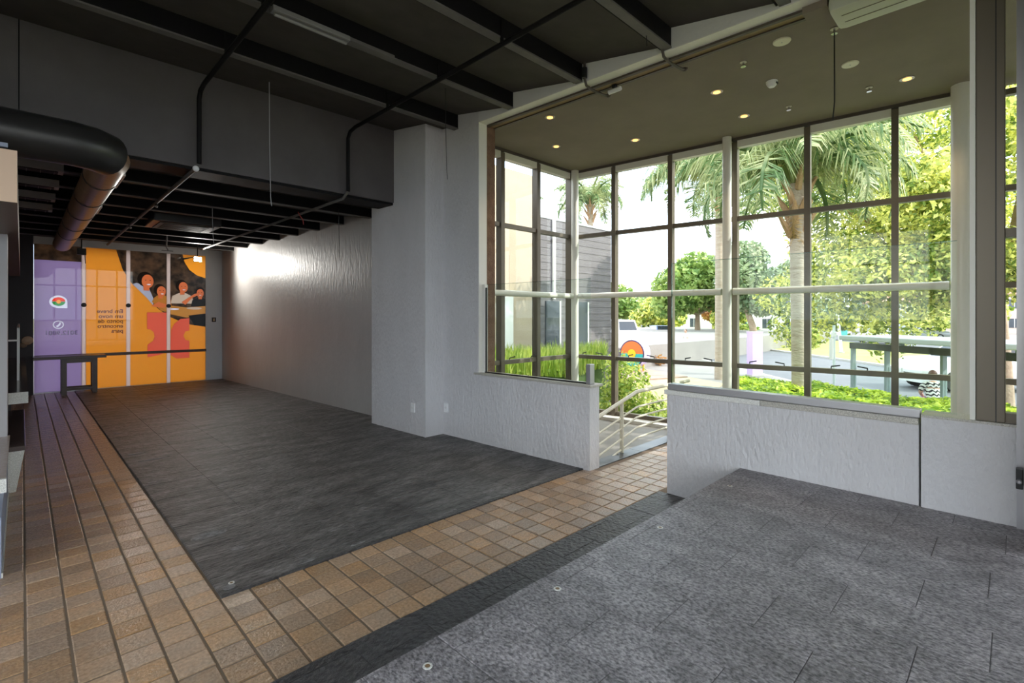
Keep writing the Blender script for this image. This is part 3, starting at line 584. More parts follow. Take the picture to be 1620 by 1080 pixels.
t = thing('ceiling_cassette', 'flat dark air conditioning cassette under the deep ceiling', 'air conditioner', (1.85,9.4,2.97)); MB().box(-.45,.45,-.4,.4,0,.14).build('body', 'black_duct', t, bev=.02); MB().box(-.36,.36,-.33,.33,-.015,0).build('grille', 'beam_flange', t)
for i in range(6): MB().box(-.3,.3,-.28+i*.1,-.24+i*.1,-.02,-.014).build('slat', 'black_steel', t)
t = thing('ventilation_duct', 'round black air trunk crossing under the bulkhead and turning along the room', 'air duct', (0,5.32,2.93))
MB().tube([(-2.55,0,0),(.28,0,0),(.42,.05,0),(.52,.16,0)], .175, 20).build('cross_run', 'black_duct', t, smooth=True)
MB().tube([(.52,.16,0),(.56,.3,0),(.56,1.2,-.0),(.56,7.6,0)], .14, 18).build('long_run', 'lit_duct_tan', t, smooth=True)  # tan colour stands for the lit lower part of the black trunk
for x in (-1.6,-.9,-.2): MB().tube([(x,0,0),(x+.04,0,0)], .182, 20).build('collar', 'black_steel', t, smooth=True)
for y in (1.0,2.1,3.2,4.4,5.6): MB().tube([(.56,y,0),(.56,y+.04,0)], .147, 18).build('collar', 'bronze_dark', t, smooth=True)
for y0, y1 in ((.6,1.25),(2.5,3.1)): MB().box(.688,.702,y0,y1,-.06,-.02).build('glint_strip', 'white_plastic', t)  # white strips drawn for bright reflections along the trunk edge
t = thing('bracket_sensor', 'white bracket with a small round sensor on the air trunk', 'sensor', (-.35,5.06,2.72)); MB().box(-.4,.28,-.01,.02,.03,.06).build('bracket', 'blue_shelf', t); MB().lathe([(.028,-.03),(.03,0)], n=14).build('ring', 'white_plastic', t, loc=(.2,0,.0))
for i, y in enumerate((6.75,7.6,8.45,9.3)):
    t = thing('light_trough', ['dark ceiling light trough nearest the bulkhead on the left','dark ceiling light trough second from the bulkhead','dark ceiling light trough third from the bulkhead','dark ceiling light trough furthest along the aisle'][i], 'light fixture', (-.12,y,2.98), 0, 'dark light troughs over the aisle')
    MB().box(-.42,.42,-.09,.09,0,.08).build('housing', 'trough_grey', t); MB().box(-.38,.38,-.065,.065,-.006,0).build('louver', 'black_steel', t)
    for k in range(8): MB().box(-.35+k*.1,-.345+k*.1,-.065,.065,-.012,-.004).build('slat', 'bronze_dark', t)
t = thing('floodlight', 'bright white floodlight hung below the ceiling in front of the poster', 'floodlight', (2.73,12.5,2.775)); MB().box(-.075,.075,0,.05,-.055,.055).build('housing', 'black_steel', t); MB().box(-.065,.065,-.006,0,-.045,.045).build('lens', 'flood_glow', t); MB().tube([(0,.03,.05),(0,.03,.36)], .01, 8).build('stem', 'black_steel', t)
ld = bpy.data.lights.new('floodlight_lamp', 'AREA'); ld.energy = 42; ld.size = .14; ld.color = (1, .97, .9); lo = bpy.data.objects.new('floodlight_lamp', ld); COL.objects.link(lo); lo.parent = t; lo.location = (0,-.02,0); lo.rotation_euler = Vector((-.75,1,-.02)).to_track_quat('Z','Y').to_euler()
t = thing('pendant_bracket', 'small pale metal bracket hanging before the poster', 'bracket', (2.05,11.8,2.9)); MB().tube([(0,0,.25),(-.01,0,0),(.02,0,-.06)], .012, 8).build('hook', 'tube_white', t); MB().box(-.09,.1,-.01,.01,-.075,-.06).build('bar', 'tube_white', t)
t = thing('cable_box', 'small black junction box hanging under the trunk end', 'junction box', (.86,13.2,2.82)); MB().box(-.07,.07,-.05,.05,-.05,.08).build('case', 'rubber', t, bev=.01); MB().tube([(.05,0,-.05),(.06,0,-.22)], .008, 6).build('lead', 'cable_black', t); MB().tube([(0,0,.08),(0,0,.32)], .012, 6).build('hanger', 'cable_black', t)

# ---- far shopfront with printed films
YP = 13.6
PN = thing('window_4', 'far glass shopfront covered with printed film seen from inside', 'window'); PN['kind'] = 'structure'
def film(x0, x1, z0, z1, m, name='pane'): return MB().box(x0, x1, YP, YP+.008, z0, z1).build(name, m, PN)
p1 = film(.172,.895,.0,2.66,'film_purple','film_panel'); p2 = film(.945,1.625,0,2.98,'film_yellow','film_panel'); p3 = film(1.69,2.36,0,3.0,'film_yellow','film_panel'); p4 = film(2.42,3.128,0,3.0,'film_yellow','film_panel')
for p, l in ((p1,'purple printed film panel'),(p2,'yellow printed film panel with mirrored text'),(p3,'yellow film panel with a photo of diners'),(p4,'yellow film panel with a photo of diners at a table')): p['label'] = l
film(.172,.895,2.66,3.05,'film_photo','upper_pane')
for x in (.92,1.657,2.39): MB().box(x-.036,x+.036,YP-.012,YP+.01,0,3.0).build('joint_strip', 'film_strip', PN); MB().lathe([(.045,0),(.045,.02)], n=14).build('glass_clamp', 'rubber', PN, loc=(x,YP-.012,1.77)).rotation_euler = (R(90),0,0)
PRINTS = [(p1, 0, [(.172,0),(.895,0),(.895,2.66),(.172,2.66)], p1), (p2, 0, [(.945,0),(1.625,0),(1.625,2.98),(.945,2.98)], p2), (p3, 0, [(1.69,0),(2.36,0),(2.36,3.0),(1.69,3.0)], p3), (p4, 0, [(2.42,0),(3.128,0),(3.128,3.0),(2.42,3.0)], p4)]
def flat(pts, m, parent, lay=1, name='print'):
    o = MB().extr([(p[0],YP,p[1]) for p in pts], (0,.004,0)).build(name, m, parent); PRINTS.append((o, lay, pts, parent)); return o
def finish_prints():
    order = {id(e): n for n, e in enumerate(PRINTS)}
    for e in PRINTS:
        o, lay, pts, par = e; me = o.data; bb = [min(p[0] for p in pts), max(p[0] for p in pts), min(p[1] for p in pts), max(p[1] for p in pts)]
        cut = [q for q in PRINTS if q[3] is par and q is not e and (q[1], order[id(q)]) > (lay, order[id(e)]) and min(p[0] for p in q[2]) < bb[1] and max(p[0] for p in q[2]) > bb[0] and min(p[1] for p in q[2]) < bb[3] and max(p[1] for p in q[2]) > bb[2]]
        tmp = []
        for q in cut:
            cm = MB().extr([(p[0],YP-.01,p[1]) for p in q[2]], (0,.03,0)); cme = bpy.data.meshes.new('cutter'); cme.from_pydata(cm.v, [], cm.f); bm = bmesh.new(); bm.from_mesh(cme); bmesh.ops.recalc_face_normals(bm, faces=bm.faces); bm.to_mesh(cme); bm.free()
            co = bpy.data.objects.new('cutter', cme); COL.objects.link(co); tmp.append(co); md = o.modifiers.new('cut', 'BOOLEAN'); md.object = co; md.operation = 'DIFFERENCE'; md.solver = 'EXACT'
        bm = bmesh.new(); bm.from_mesh(me); bmesh.ops.recalc_face_normals(bm, faces=bm.faces); bm.to_mesh(me); bm.free()
        if cut:
            dg = bpy.context.evaluated_depsgraph_get(); new = bpy.data.meshes.new_from_object(o.evaluated_get(dg)); o.modifiers.clear()
            if len(new.polygons): o.data = new
        for co in tmp: bpy.data.objects.remove(co)
def ell(cx, cz, rx, rz, a0=0, a1=360, n=20): return [(cx+rx*math.cos(R(a0+(a1-a0)*i/n)), cz+rz*math.sin(R(a0+(a1-a0)*i/n))) for i in range(n+ (0 if a1-a0 == 360 else 1))]
def clipx(pts, a, b):
    def cl(ps, x, s):
        out = []
        for i in range(len(ps)):
            p, q = ps[i], ps[(i+1)%len(ps)]; ip, iq = (p[0]-x)*s >= 0, (q[0]-x)*s >= 0
            if ip: out.append(p)
            if ip != iq: f = (x-p[0])/(q[0]-p[0]); out.append((x, p[1]+f*(q[1]-p[1])))
        return out
    return cl(cl(pts, a, 1), b, -1)
def both(pts, m, lay, name='print'):
    for par, a, b in ((p2,.945,1.625),(p3,1.69,2.36),(p4,2.42,3.128)):
        q = clipx(pts, a, b)
        if len(q) > 2: flat(q, m, par, lay, name)
# photo background shape
both([(1.44,3.0),(3.128,3.0),(3.128,1.28),(2.72,1.36),(2.42,1.52),(2.2,1.70),(1.98,1.95),(1.72,2.25),(1.56,2.55)], 'film_photo', 1, 'photo_print')
both(clipx([(2.66,3.0),(2.70,2.80),(2.80,2.62),(2.95,2.5),(3.128,2.44),(3.128,3.0)],0,4), 'film_gold', 3, 'lamp_print')
both([(2.66,2.84),(2.9,2.92),(2.9,2.94),(2.66,2.88)], 'film_dark', 4, 'lamp_rim_print')
def person_print(cx, cz, r, shirt, hair=1, body=None, side=0):
    both(body or [(cx-2.0*r,cz-3.4*r),(cx+2.0*r,cz-3.4*r),(cx+1.7*r,cz-1.9*r),(cx+.5*r,cz-1.25*r),(cx-.5*r,cz-1.25*r),(cx-1.7*r,cz-1.9*r)], shirt, 2, 'shirt_print')
    both([(cx-.38*r,cz-1.6*r),(cx+.38*r,cz-1.6*r),(cx+.4*r,cz-.5*r),(cx-.4*r,cz-.5*r)], 'film_skin', 3, 'neck_print')
    both(ell(cx-.18*r*side, cz+.22*r, r*1.0, r*1.18), 'film_hair', 4, 'hair_print'); both(ell(cx+.16*r*side, cz-.12*r, r*.78, r*1.08), 'film_skin', 5, 'face_print')
    both(ell(cx+.3*r*side, cz-.62*r, r*.28, r*.10), 'film_white', 6, 'smile_print')
    for dx in (-.3,.3): both(ell(cx+.2*r*side+dx*r, cz+.05*r, r*.09, r*.06), 'film_dark', 6, 'eye_print')
person_print(1.98, 2.33, .14, 'film_shirt', side=1, body=[(1.73,2.24),(1.80,2.27),(1.93,2.23),(2.03,2.15),(2.12,1.9),(2.10,1.78),(1.98,1.95)])
person_print(2.24, 2.11, .11, 'film_tan', side=1, body=[(2.08,1.86),(2.12,1.95),(2.2,2.02),(2.34,2.0),(2.45,1.9),(2.45,1.6),(2.25,1.66)])
person_print(2.66, 2.22, .115, 'film_shirt_pale', side=1)
person_print(3.02, 2.09, .095, 'film_dark')
both([(2.64,1.86),(2.9,2.06),(2.98,2.08),(2.97,2.03),(2.86,1.97),(2.72,1.80)], 'film_skin', 6, 'arm_print'); both([(2.06,1.76),(2.2,1.86),(2.36,1.80),(2.32,1.72),(2.16,1.74)], 'film_skin', 6, 'arm_print')
both([(2.28,1.72),(2.42,1.78),(2.75,1.74),(3.128,1.78),(3.128,1.60),(2.75,1.50),(2.42,1.58)], 'film_wood', 6, 'table_print'); both(ell(2.5,1.70,.10,.02), 'film_white', 7, 'plate_print'); both(ell(2.9,1.72,.16,.03), 'film_shirt_pale', 7, 'plate_print')
both([(2.78,1.55),(3.128,1.6),(3.128,1.30),(2.9,1.32)], 'film_dark', 7, 'trousers_print')
# coral quotation-mark shape
both([(1.99,1.62),(2.36,1.62),(2.36,.72),(2.22,.66),(2.0,.62),(2.0,.90),(2.1,.98),(2.13,1.08),(2.11,1.18),(2.05,1.24),(1.99,1.25)], 'film_coral', 8, 'quote_print')
both([(2.44,1.22),(2.5,1.36),(2.62,1.47),(2.80,1.49),(2.80,1.20),(2.72,1.18),(2.68,1.08),(2.72,.98),(2.8,.96),(2.8,.56),(2.54,.56),(2.42,.66)], 'film_coral', 8, 'quote_print')
# logo and icon on the purple panel
flat(ell(.53,1.83,.137,.128,0,270,22)+[(.667,1.702)], 'film_white', p1, 1, 'logo_ground')
flat(ell(.535,1.835,.10,.085,0,180,14), 'film_orange', p1, 2, 'logo_top'); flat(ell(.535,1.83,.10,.085,180,360,14), 'film_green', p1, 2, 'logo_bottom'); flat(ell(.535,1.83,.035,.04), 'film_gold', p1, 3, 'logo_core')
flat(ell(.53,1.365,.085,.085), 'film_white', p1, 1, 'icon_disc'); flat(ell(.53,1.365,.066,.066), 'film_purple', p1, 2, 'icon_field')
flat([(.49,1.335),(.52,1.315),(.56,1.355),(.57,1.405),(.55,1.415),(.535,1.375),(.51,1.355)], 'film_white', p1, 3, 'icon_handset')
def text(s, x, z, size, m, parent, bold=0):
    cu = bpy.data.curves.new('text', 'FONT'); cu.body = s; cu.size = size; cu.extrude = .0004; cu.offset = bold
    tmp = bpy.data.objects.new('text', cu); COL.objects.link(tmp); dg = bpy.context.evaluated_depsgraph_get(); me = bpy.data.meshes.new_from_object(tmp.evaluated_get(dg)); bpy.data.objects.remove(tmp)
    me.transform(Matrix.Scale(-1, 4, (1,0,0))); me.flip_normals(); me.materials.clear(); me.materials.append(MATS[m])
    o = place('lettering', me, parent, (x, YP-.003, z), (R(90),0,0)); return o
finish_prints()
for i, s in enumerate(('Em breve','um novo','ponto de','encontro','para')): text(s, 1.57, 1.605-i*.105, .115, 'film_text', p2, .002)
text('3012.9801', .83, 1.16, .12, 'film_white', p1, .003)
bar = MB().box(.172,3.128,13.52,13.57,.70,.76).build('push_bar', 'dark_wood', PN)
struct(MB().box(.1,3.14,13.56,13.64,0,.02).build('trim_3', 'aluminium'), 'metal threshold strip under the far shopfront', 'threshold')
t = thing('bar_table', 'dark wooden table standing in front of the purple poster', 'table', (.85,13.2,0)); MB().box(-.70,.38,-.22,.2,.70,.755).build('tabletop', 'dark_wood', t, bev=.005)
for x in (-.26,.2):
    for y in (-.18,.14): MB().box(x-.04,x+.04,y-.03,y+.03,0,.70).build('leg', 'dark_wood', t)
for y in (-.18,.14): MB().box(-.22,.16,y-.015,y+.015,.08,.13).build('stretcher', 'dark_wood', t); MB().box(-.22,.16,y-.015,y+.015,.62,.70).build('apron', 'dark_wood', t)
t = thing('extinguisher_sign', 'small dark sign with an amber symbol on the far wall', 'sign', (3.30,13.575,1.45)); MB().box(-.045,.045,-.008,0,-.055,.055).build('plate', 'sign_dark', t); MB().box(-.015,.015,-.011,-.008,-.03,.02).build('symbol', 'sign_amber', t); MB().box(-.006,.012,-.011,-.008,.02,.035).build('symbol_top', 'sign_amber', t)
t = thing('ring_ornament', 'small tan ring-shaped ornament hanging beside the purple poster', 'ornament', (.08,13.4,1.07)); MB().lathe([(.03,0),(.075,.005),(.085,.02),(.075,.035),(.03,.04)], n=18).build('ring', 'lit_duct_tan', t).rotation_euler = (R(90),0,0); MB().ball((-.06,0,-.09),.06,.03,.05).build('tag_piece', 'board_under', t)
# wall sockets
for x, y, lb in ((3.60,5.47,'white wall socket low on the grey pillar'),(WX(5.17)-.008,5.17,'white wall socket on the wall just right of the pillar')):
    t = thing('wall_socket', lb, 'socket', (x, y, .36), 0, 'white wall sockets'); MB().box(-.01,.01,-.04,.04,-.06,.06).build('plate', 'white_plastic', t, bev=.004); MB().lathe([(.018,0),(.018,.004)], n=12).build('outlet', 'plaster_smooth', t, loc=(-.013,0,0)).rotation_euler = (0,R(90),0)

# ---- counters along the left edge
t = thing('granite_bench', 'granite bench with dark polished top along the left of the aisle', 'bench', (-.3,6.15,0)); MB().prism([(-.4,0),(.325,0),(.325,2.4),(-.4,2.4)], .36, .40).build('top', 'counter_dark', t, bev=.004); MB().extr([(-.4,.02,0),(.265,.02,0),(.32,.02,.36),(-.4,.02,.36)], (0,2.3,0)).build('body', 'granite_pale', t)
t = thing('service_counter', 'long service counter with polished dark top and pale granite edge', 'counter', (-.35,7.25,0)); MB().box(-.5,.40,0,6.0,.745,.755).build('top', 'counter_dark', t); MB().box(-.5,.40,-.02,0,.64,.755).build('front_edge', 'granite_pale', t); MB().box(.38,.40,0,6.0,.64,.745).build('side_edge', 'granite_pale', t); MB().box(-.45,.25,2.3,5.9,0,.64).build('body', 'shelf_dark', t)
t = thing('display_plinth', 'low pink-topped plinth with white stone edge at the left border', 'plinth', (-.3,4.2,0)); MB().box(-.6,.225,.6,2.3,.44,.45).build('top', 'counter_pink', t); MB().box(-.6,.228,.57,.6,.36,.452).build('front_edge', 'granite_pale', t); MB().box(-.6,.215,-.0,1.9,0,.36).build('body', 'blue_shelf', t); MB().box(.215,.222,-.0,1.9,0,.03).build('kick_strip', 'granite_pale', t)
wp = MB().box(-1.0, -.092, 6.45, 6.75, .45, 2.45).build('wall_pier_left', 'grey_board'); struct(wp, 'grey upright panel at the left border above the plinth', 'panel')
t = thing('fascia_board', 'long brown fascia board running along the counter, its end coloured peach as if lit', 'fascia', (-.09,4.6,2.29)); MB().box(-.07,.07,.012,8.6,.0,.34).build('board', 'board_under', t); MB().box(-.07,.07,0,.012,.0,.34).build('end_face', 'lit_board_end', t)
t = thing('shelf_unit', 'blue-grey shelving behind the fascia at the left border', 'shelf', (-.75,5.6,1.75))
for z in (0,.3,.6,.9): MB().box(-.5,.42,0,.9,z,z+.04).build('shelf', 'blue_shelf', t)
MB().box(-.5,.42,.9,.93,-.1,1.0).build('back', 'shelf_dark', t)
t = thing('counter_screen', 'glass screen with pale frame standing on the service counter', 'screen', (-.02,8.6,.755)); MB().box(-.012,-.006,.02,3.0,.02,.62).build('pane', 'glass_guard', t); MB().box(-.02,0,0,.02,0,.66).build('upright', 'white_plastic', t); MB().box(-.02,0,2.98,3.0,0,.66).build('upright', 'white_plastic', t); MB().box(-.02,0,0,3.0,.64,.66).build('top_rail', 'white_plastic', t); MB().box(-.2,-.02,0,.015,.48,.5).build('shelf_bracket', 'white_plastic', t)

# ================================================================== OUTDOORS
ND = Vector((.719,.695,0)); NN = Vector((.695,-.719,0))        # street direction and its normal (away from the building)
def sp(s, n): p = ND*s+NN*n; return (p.x, p.y)
def band(n0, n1, z0, z1, name, m, label, cat, s0=-120, s1=220):
    o = MB().prism([sp(s0,n1), sp(s1,n1), sp(s1,n0), sp(s0,n0)], z0, z1).build(name, m); return struct(o, label, cat)
g = MB().box(-400, 600, -400, 600, GR-1.0, GR-.2).build('ground', 'earth'); struct(g, 'bare ground around the street', 'ground')
band(4.2, 11.2, GR-.3, GR, 'sidewalk', 'sidewalk', 'pale pavement between the hedge and the road', 'pavement')
band(11.2, 11.4, GR-.3, GR+.0, 'curb', 'curb', 'near curb of the road', 'curb'); band(11.4, 20.0, GR-.3, GR-.1, 'road', 'asphalt', 'grey asphalt road crossing behind the hedge', 'road'); band(20.0, 20.25, GR-.3, GR+.02, 'curb', 'curb', 'far curb of the road', 'curb')
band(20.25, 34, GR-.3, GR, 'lawn', 'lawn', 'sunlit grass strip across the road', 'lawn'); band(34, 46, GR-.3, GR-.05, 'road', 'asphalt', 'second road beyond the grass strip', 'road'); band(46, 140, GR-.3, GR, 'lawn', 'sidewalk', 'pale paved plots beyond the second road', 'pavement')
yd = MB().box(-60, 60, 13.9, 60, GR-.3, -.05).build('terrace', 'sidewalk'); struct(yd, 'pavement behind the far shopfront', 'pavement')
yb = MB().box(-60, 9, -60, -3.5, GR-.3, .2).build('forecourt', 'sidewalk'); struct(yb, 'forecourt paving behind the camera', 'pavement')
bpv = MB().prism([(17.5,11.5),(21,10.2),(22.5,13.2),(19.2,14.8)], GR-.2, GR+.06).build('brick_apron', 'brick_paving'); struct(bpv, 'brick paving under the round rainbow sign', 'paving')
opv = MB().prism([(13.5,6.6),(20,8.2),(21,10.1),(17.2,11.2),(12,9.2)], GR-.2, GR+.03).build('ochre_path', 'ochre_paving'); struct(opv, 'ochre paved path leading to the entrance', 'paving')

def leafcloud(blobs, nleaf, size, mname, flat_=.0, shell=.55, asp=1.7, up=.3, seed=1):
    rnd = random.Random(seed); mb = MB(); tot = sum(b[3]*b[4]*b[5] for b in blobs)
    for b in blobs:
        k = int(nleaf*b[3]*b[4]*b[5]/tot)
        for _ in range(k):
            d = Vector((rnd.gauss(0,1), rnd.gauss(0,1), rnd.gauss(0,1))).normalized(); q = shell+(1-shell)*rnd.random()**.6
            c = Vector((b[0]+d.x*b[3]*q, b[1]+d.y*b[4]*q, b[2]+d.z*b[5]*q))
            nrm = (d*.6+Vector((rnd.gauss(0,.6), rnd.gauss(0,.6), rnd.gauss(up,.6)))).normalized()
            u = nrm.cross(Vector((rnd.gauss(0,1), rnd.gauss(0,1), rnd.gauss(-.4,1)))).normalized(); w_ = nrm.cross(u); s = size*rnd.uniform(.6,1.25)
            a = u*s*asp*.5; e = w_*s*.5; f = nrm*s*.14
            n = len(mb.v); mb.v += [tuple(c-a), tuple(c-e*.9-f*.2), tuple(c+a-f), tuple(c+e*.9-f*.2)]; mb.f.append((n,n+1,n+2,n+3))
    return mb
def tree(name, label, base, trunk_h, r, blobs, nleaf, size, lm, group, seed=1, lean=(0,0), limbs=5, bark='bark'):
    t = thing(name, label, 'tree', base, 0, group); rnd = random.Random(seed)
    top = Vector((lean[0], lean[1], trunk_h))
    tk = MB().tube([(0,0,-.1),(lean[0]*.3,lean[1]*.3,trunk_h*.5),tuple(top)], [r*1.25,r,r*.75], 10)
    for i in range(limbs):
        b = blobs[i % len(blobs)]; e = Vector(b[:3])+Vector((rnd.uniform(-.4,.4)*b[3], rnd.uniform(-.4,.4)*b[4], 0)); mid = top.lerp(e, .5)+Vector((0,0,-.1*e.length*.1))
        tk.tube([tuple(top-Vector((0,0,.15))), tuple(mid), tuple(e)], [r*.6, r*.4, r*.12], 7)
    tk.build('trunk', bark, t, smooth=True)
    c = leafcloud(blobs, nleaf, size, lm, seed=seed).build('crown', lm, t); c['kind'] = 'stuff'
    return t
# big sycamore-like tree close to the right panes
bl = []
rr = random.Random(5)
for i in range(60):
    a = rr.uniform(0, 6.28); rad = rr.uniform(.3, 4.0); z = rr.uniform(1.2, 7.6)
    bl.append((rad*math.cos(a)*.9, rad*math.sin(a)*.95, z+1.2, rr.uniform(.7,1.25), rr.uniform(.7,1.25), rr.uniform(.55,.95)))
bl += [(-1.7,.9,2.2,.55,.55,.6),(-1.5,.5,2.5,.6,.6,.6),(-1.1,1.6,2.9,.7,.7,.7),(-1.2,-.6,2.6,.8,.8,.7),(-.4,1.9,3.4,.7,.7,.8)]
tree('shade_tree', 'large yellow-green broadleaf tree filling the right panes', (19.6,.25,GR), 3.0, .22, [(b[0]-2.1,b[1]+1.15,max(b[2],3.9) if b[1]+1.4 < 2.0 else b[2],b[3]*1.12,b[4]*1.12,b[5]*1.12) for b in bl], 80000, .088, 'leaf_lime', None, 5, (.2,.1), 9)
tree('round_tree', 'bright rounded tree overhanging the street beyond the vans', (53,24.6,GR), 3.0, .3, [(-1.5,1,5.6,3.4,3.4,2.8),(1.2,-1,6.2,3.6,3.6,3.0),(-3.0,1.5,4.2,2.4,2.4,1.8),(3,-2.5,4.6,2.8,2.8,2.2),(0,0,8.0,2.6,2.6,1.8)], 9000, .36, 'leaf_green', 'street trees across the road', 11)
tree('feathery_tree', 'grey-green feathery tree with dark leaning trunk behind the lilac pillar', (50,17.5,GR), 3.4, .32, [(-1,1,6.2,2.4,2.4,2.2),(1.4,-1,5.6,2.4,2.4,1.8),(.5,1.5,8.2,2.6,2.6,2.0),(0,-.5,4.0,2.2,2.2,1.4),(3,-3,6.6,2.2,2.2,1.8)], 8000, .30, 'leaf_sage', 'street trees across the road', 12, (-.8,.5))
tree('orange_shrub', 'small orange-brown flowering tree by the white house', (66,28.5,GR), 1.6, .16, [(0,0,3.0,1.5,1.5,1.0)], 1100, .3, 'leaf_orange', 'street trees across the road', 13)
tree('bushy_tree', 'yellow-green bushy tree right of the orange shrub', (60,24.4,GR), 1.2, .2, [(0,0,2.4,1.7,1.7,1.9),(1,-1,3.2,1.5,1.5,1.6)], 2400, .3, 'leaf_lime', 'street trees across the road', 14)
far_t = [((74,50,GR),'leaf_green',5.5,'dark distant tree at the end of the street by the vans'),((112,62,GR),'leaf_sage',6.0,'distant greyish tree behind the round tree'),((128,50,GR),'leaf_green',7.5,'tall distant tree seen above the round tree'),((108,37,GR),'leaf_green',6.5,'distant tree between the palm trunk and feathery tree'),((100,19.5,GR),'leaf_sage',4.2,'distant tree behind the white building'),((130,10,GR),'leaf_lime',7.5,'distant tree behind the silver car'),((70,4.2,GR),'leaf_lime',4.2,'mid-distance tree above the silver car'),((128,-9,GR),'leaf_green',7.0,'distant tree beyond the right pane'),((66,36.5,GR),'leaf_lime',3.6,'small street tree beside the parked van'),((66,15.5,GR),'leaf_sage',3.0,'dark shrub tree on the lawn beyond the second palm')]
for i, (b, lm, rad, lb) in enumerate(far_t):
    tree('distant_tree', lb, b, rad*.55, .25, [(0,0,rad*.95,rad*.8,rad*.8,rad*.62),(rad*.5,-rad*.4,rad*.75,rad*.55,rad*.55,rad*.45),(-rad*.5,rad*.4,rad*.7,rad*.55,rad*.55,rad*.4)], 2600, .1+rad*.085, lm, 'distant trees', 20+i, limbs=3)

def frond_mesh(L_, droop, nl, lw, ll, m, seed):
    rnd = random.Random(seed); mb = MB(); pts = []
    for i in range(9):
        f = i/8; ang = 1.05-droop*f**1.25
        pts.append(Vector((0,0,0)) if i == 0 else pts[-1]+Vector((math.cos(ang), 0, math.sin(ang)))*L_/8)
    mb.tube(pts, [.035*(1-.8*i/8) for i in range(9)], 5)
    for k in range(nl):
        f = .12+.88*k/nl; i = min(int(f*8), 7); p = pts[i].lerp(pts[i+1], f*8-i); d = (pts[i+1]-pts[i]).normalized()
        for s in (-1, 1):
            side = Vector((0,s,0)); l = ll*(math.sin(math.pi*min(f*.85+.15,1))*.75+.25)*rnd.uniform(.8,1.15)
            o = (side*rnd.uniform(.5,1)+d*rnd.uniform(.5,.9)+Vector((0,0,rnd.uniform(-.25,.5)))).normalized(); mid = p+o*l*.5; tip = mid+(o*.55+Vector((0,0,-.8))).normalized()*l*.55
            w_ = d*lw*.5; n = len(mb.v); mb.v += [tuple(p-w_*.6), tuple(p+w_*.6), tuple(mid+w_), tuple(mid-w_), tuple(tip)]; mb.f += [(n,n+1,n+2,n+3),(n+3,n+2,n+4)]
    return mb.mesh('frond', m)
FR = [frond_mesh(1.0, d, 74, .015, .34, 'leaf_palm', i) for i, d in enumerate((1.5, 2.1, 2.7))]; FRD = frond_mesh(1.0, 1.3, 40, .016, .22, 'leaf_palm_dry', 9)
def palm(label, base, h, r, L_, nf, seed, lean=(0,0), dry=3, husk=True):
    rnd = random.Random(seed); t = thing('palm_tree', label, 'palm tree', base, 0, 'palms outside'); top = Vector((lean[0], lean[1], h))
    pts = [(lean[0]*(i/8)**1.5, lean[1]*(i/8)**1.5, -.1+(h+.1)*i/8) for i in range(9)]
    MB().tube(pts, [r*1.15]+[r*(1-.12*(i/8)) for i in range(1,9)], 14).build('trunk', 'palm_bark', t, smooth=True)
    if husk: 
        hk = MB()
        for k in range(16):
            a = k*2.4; z = h-1.15+k*.085; c = Vector((lean[0]*.9, lean[1]*.9, z)); d = Vector((math.cos(a), math.sin(a), 0))
            hk.tube([tuple(c+d*r*.7), tuple(c+d*r*1.5+Vector((0,0,.22))), tuple(c+d*r*2.3+Vector((0,0,.42)))], [.07,.06,.03], 5)
        hk.build('leaf_bases', 'palm_husk', t)
    for k in range(nf):
        a = k*2.399+rnd.uniform(-.2,.2); tilt = -.45+1.15*(k/nf)+rnd.uniform(-.12,.12); me = FR[0 if k > nf*.6 else rnd.choice((1,2))]
        l = L_*rnd.uniform(.85,1.1); o = place('frond', me, t, tuple(top), (0, -tilt*.5, a), (l, l, l))
    for k in range(dry): o = place('dry_frond', FRD, t, tuple(top-Vector((0,0,.25))), (0, 1.9+rnd.uniform(0,.4), k*2.1+1), (L_*.42,)*3)
    return t
palm('tall palm with pale smooth trunk beside the middle post', (21.4,8.95,GR), 8.5, .19, 3.9, 26, 3)
palm('stout palm with shaggy dry husk rising from the hedge', (11.2,3.05,GR), 5.4, .155, 2.7, 26, 4, (-.1,.05), 5)
palm('palm crown rising behind the dark grey neighbouring building', (22.8,16.8,GR), 9.0, .17, 2.6, 22, 6)
palm('small palm further left behind the neighbouring building', (20.0,20.0,GR), 8.6, .15, 2.0, 16, 8, dry=0)

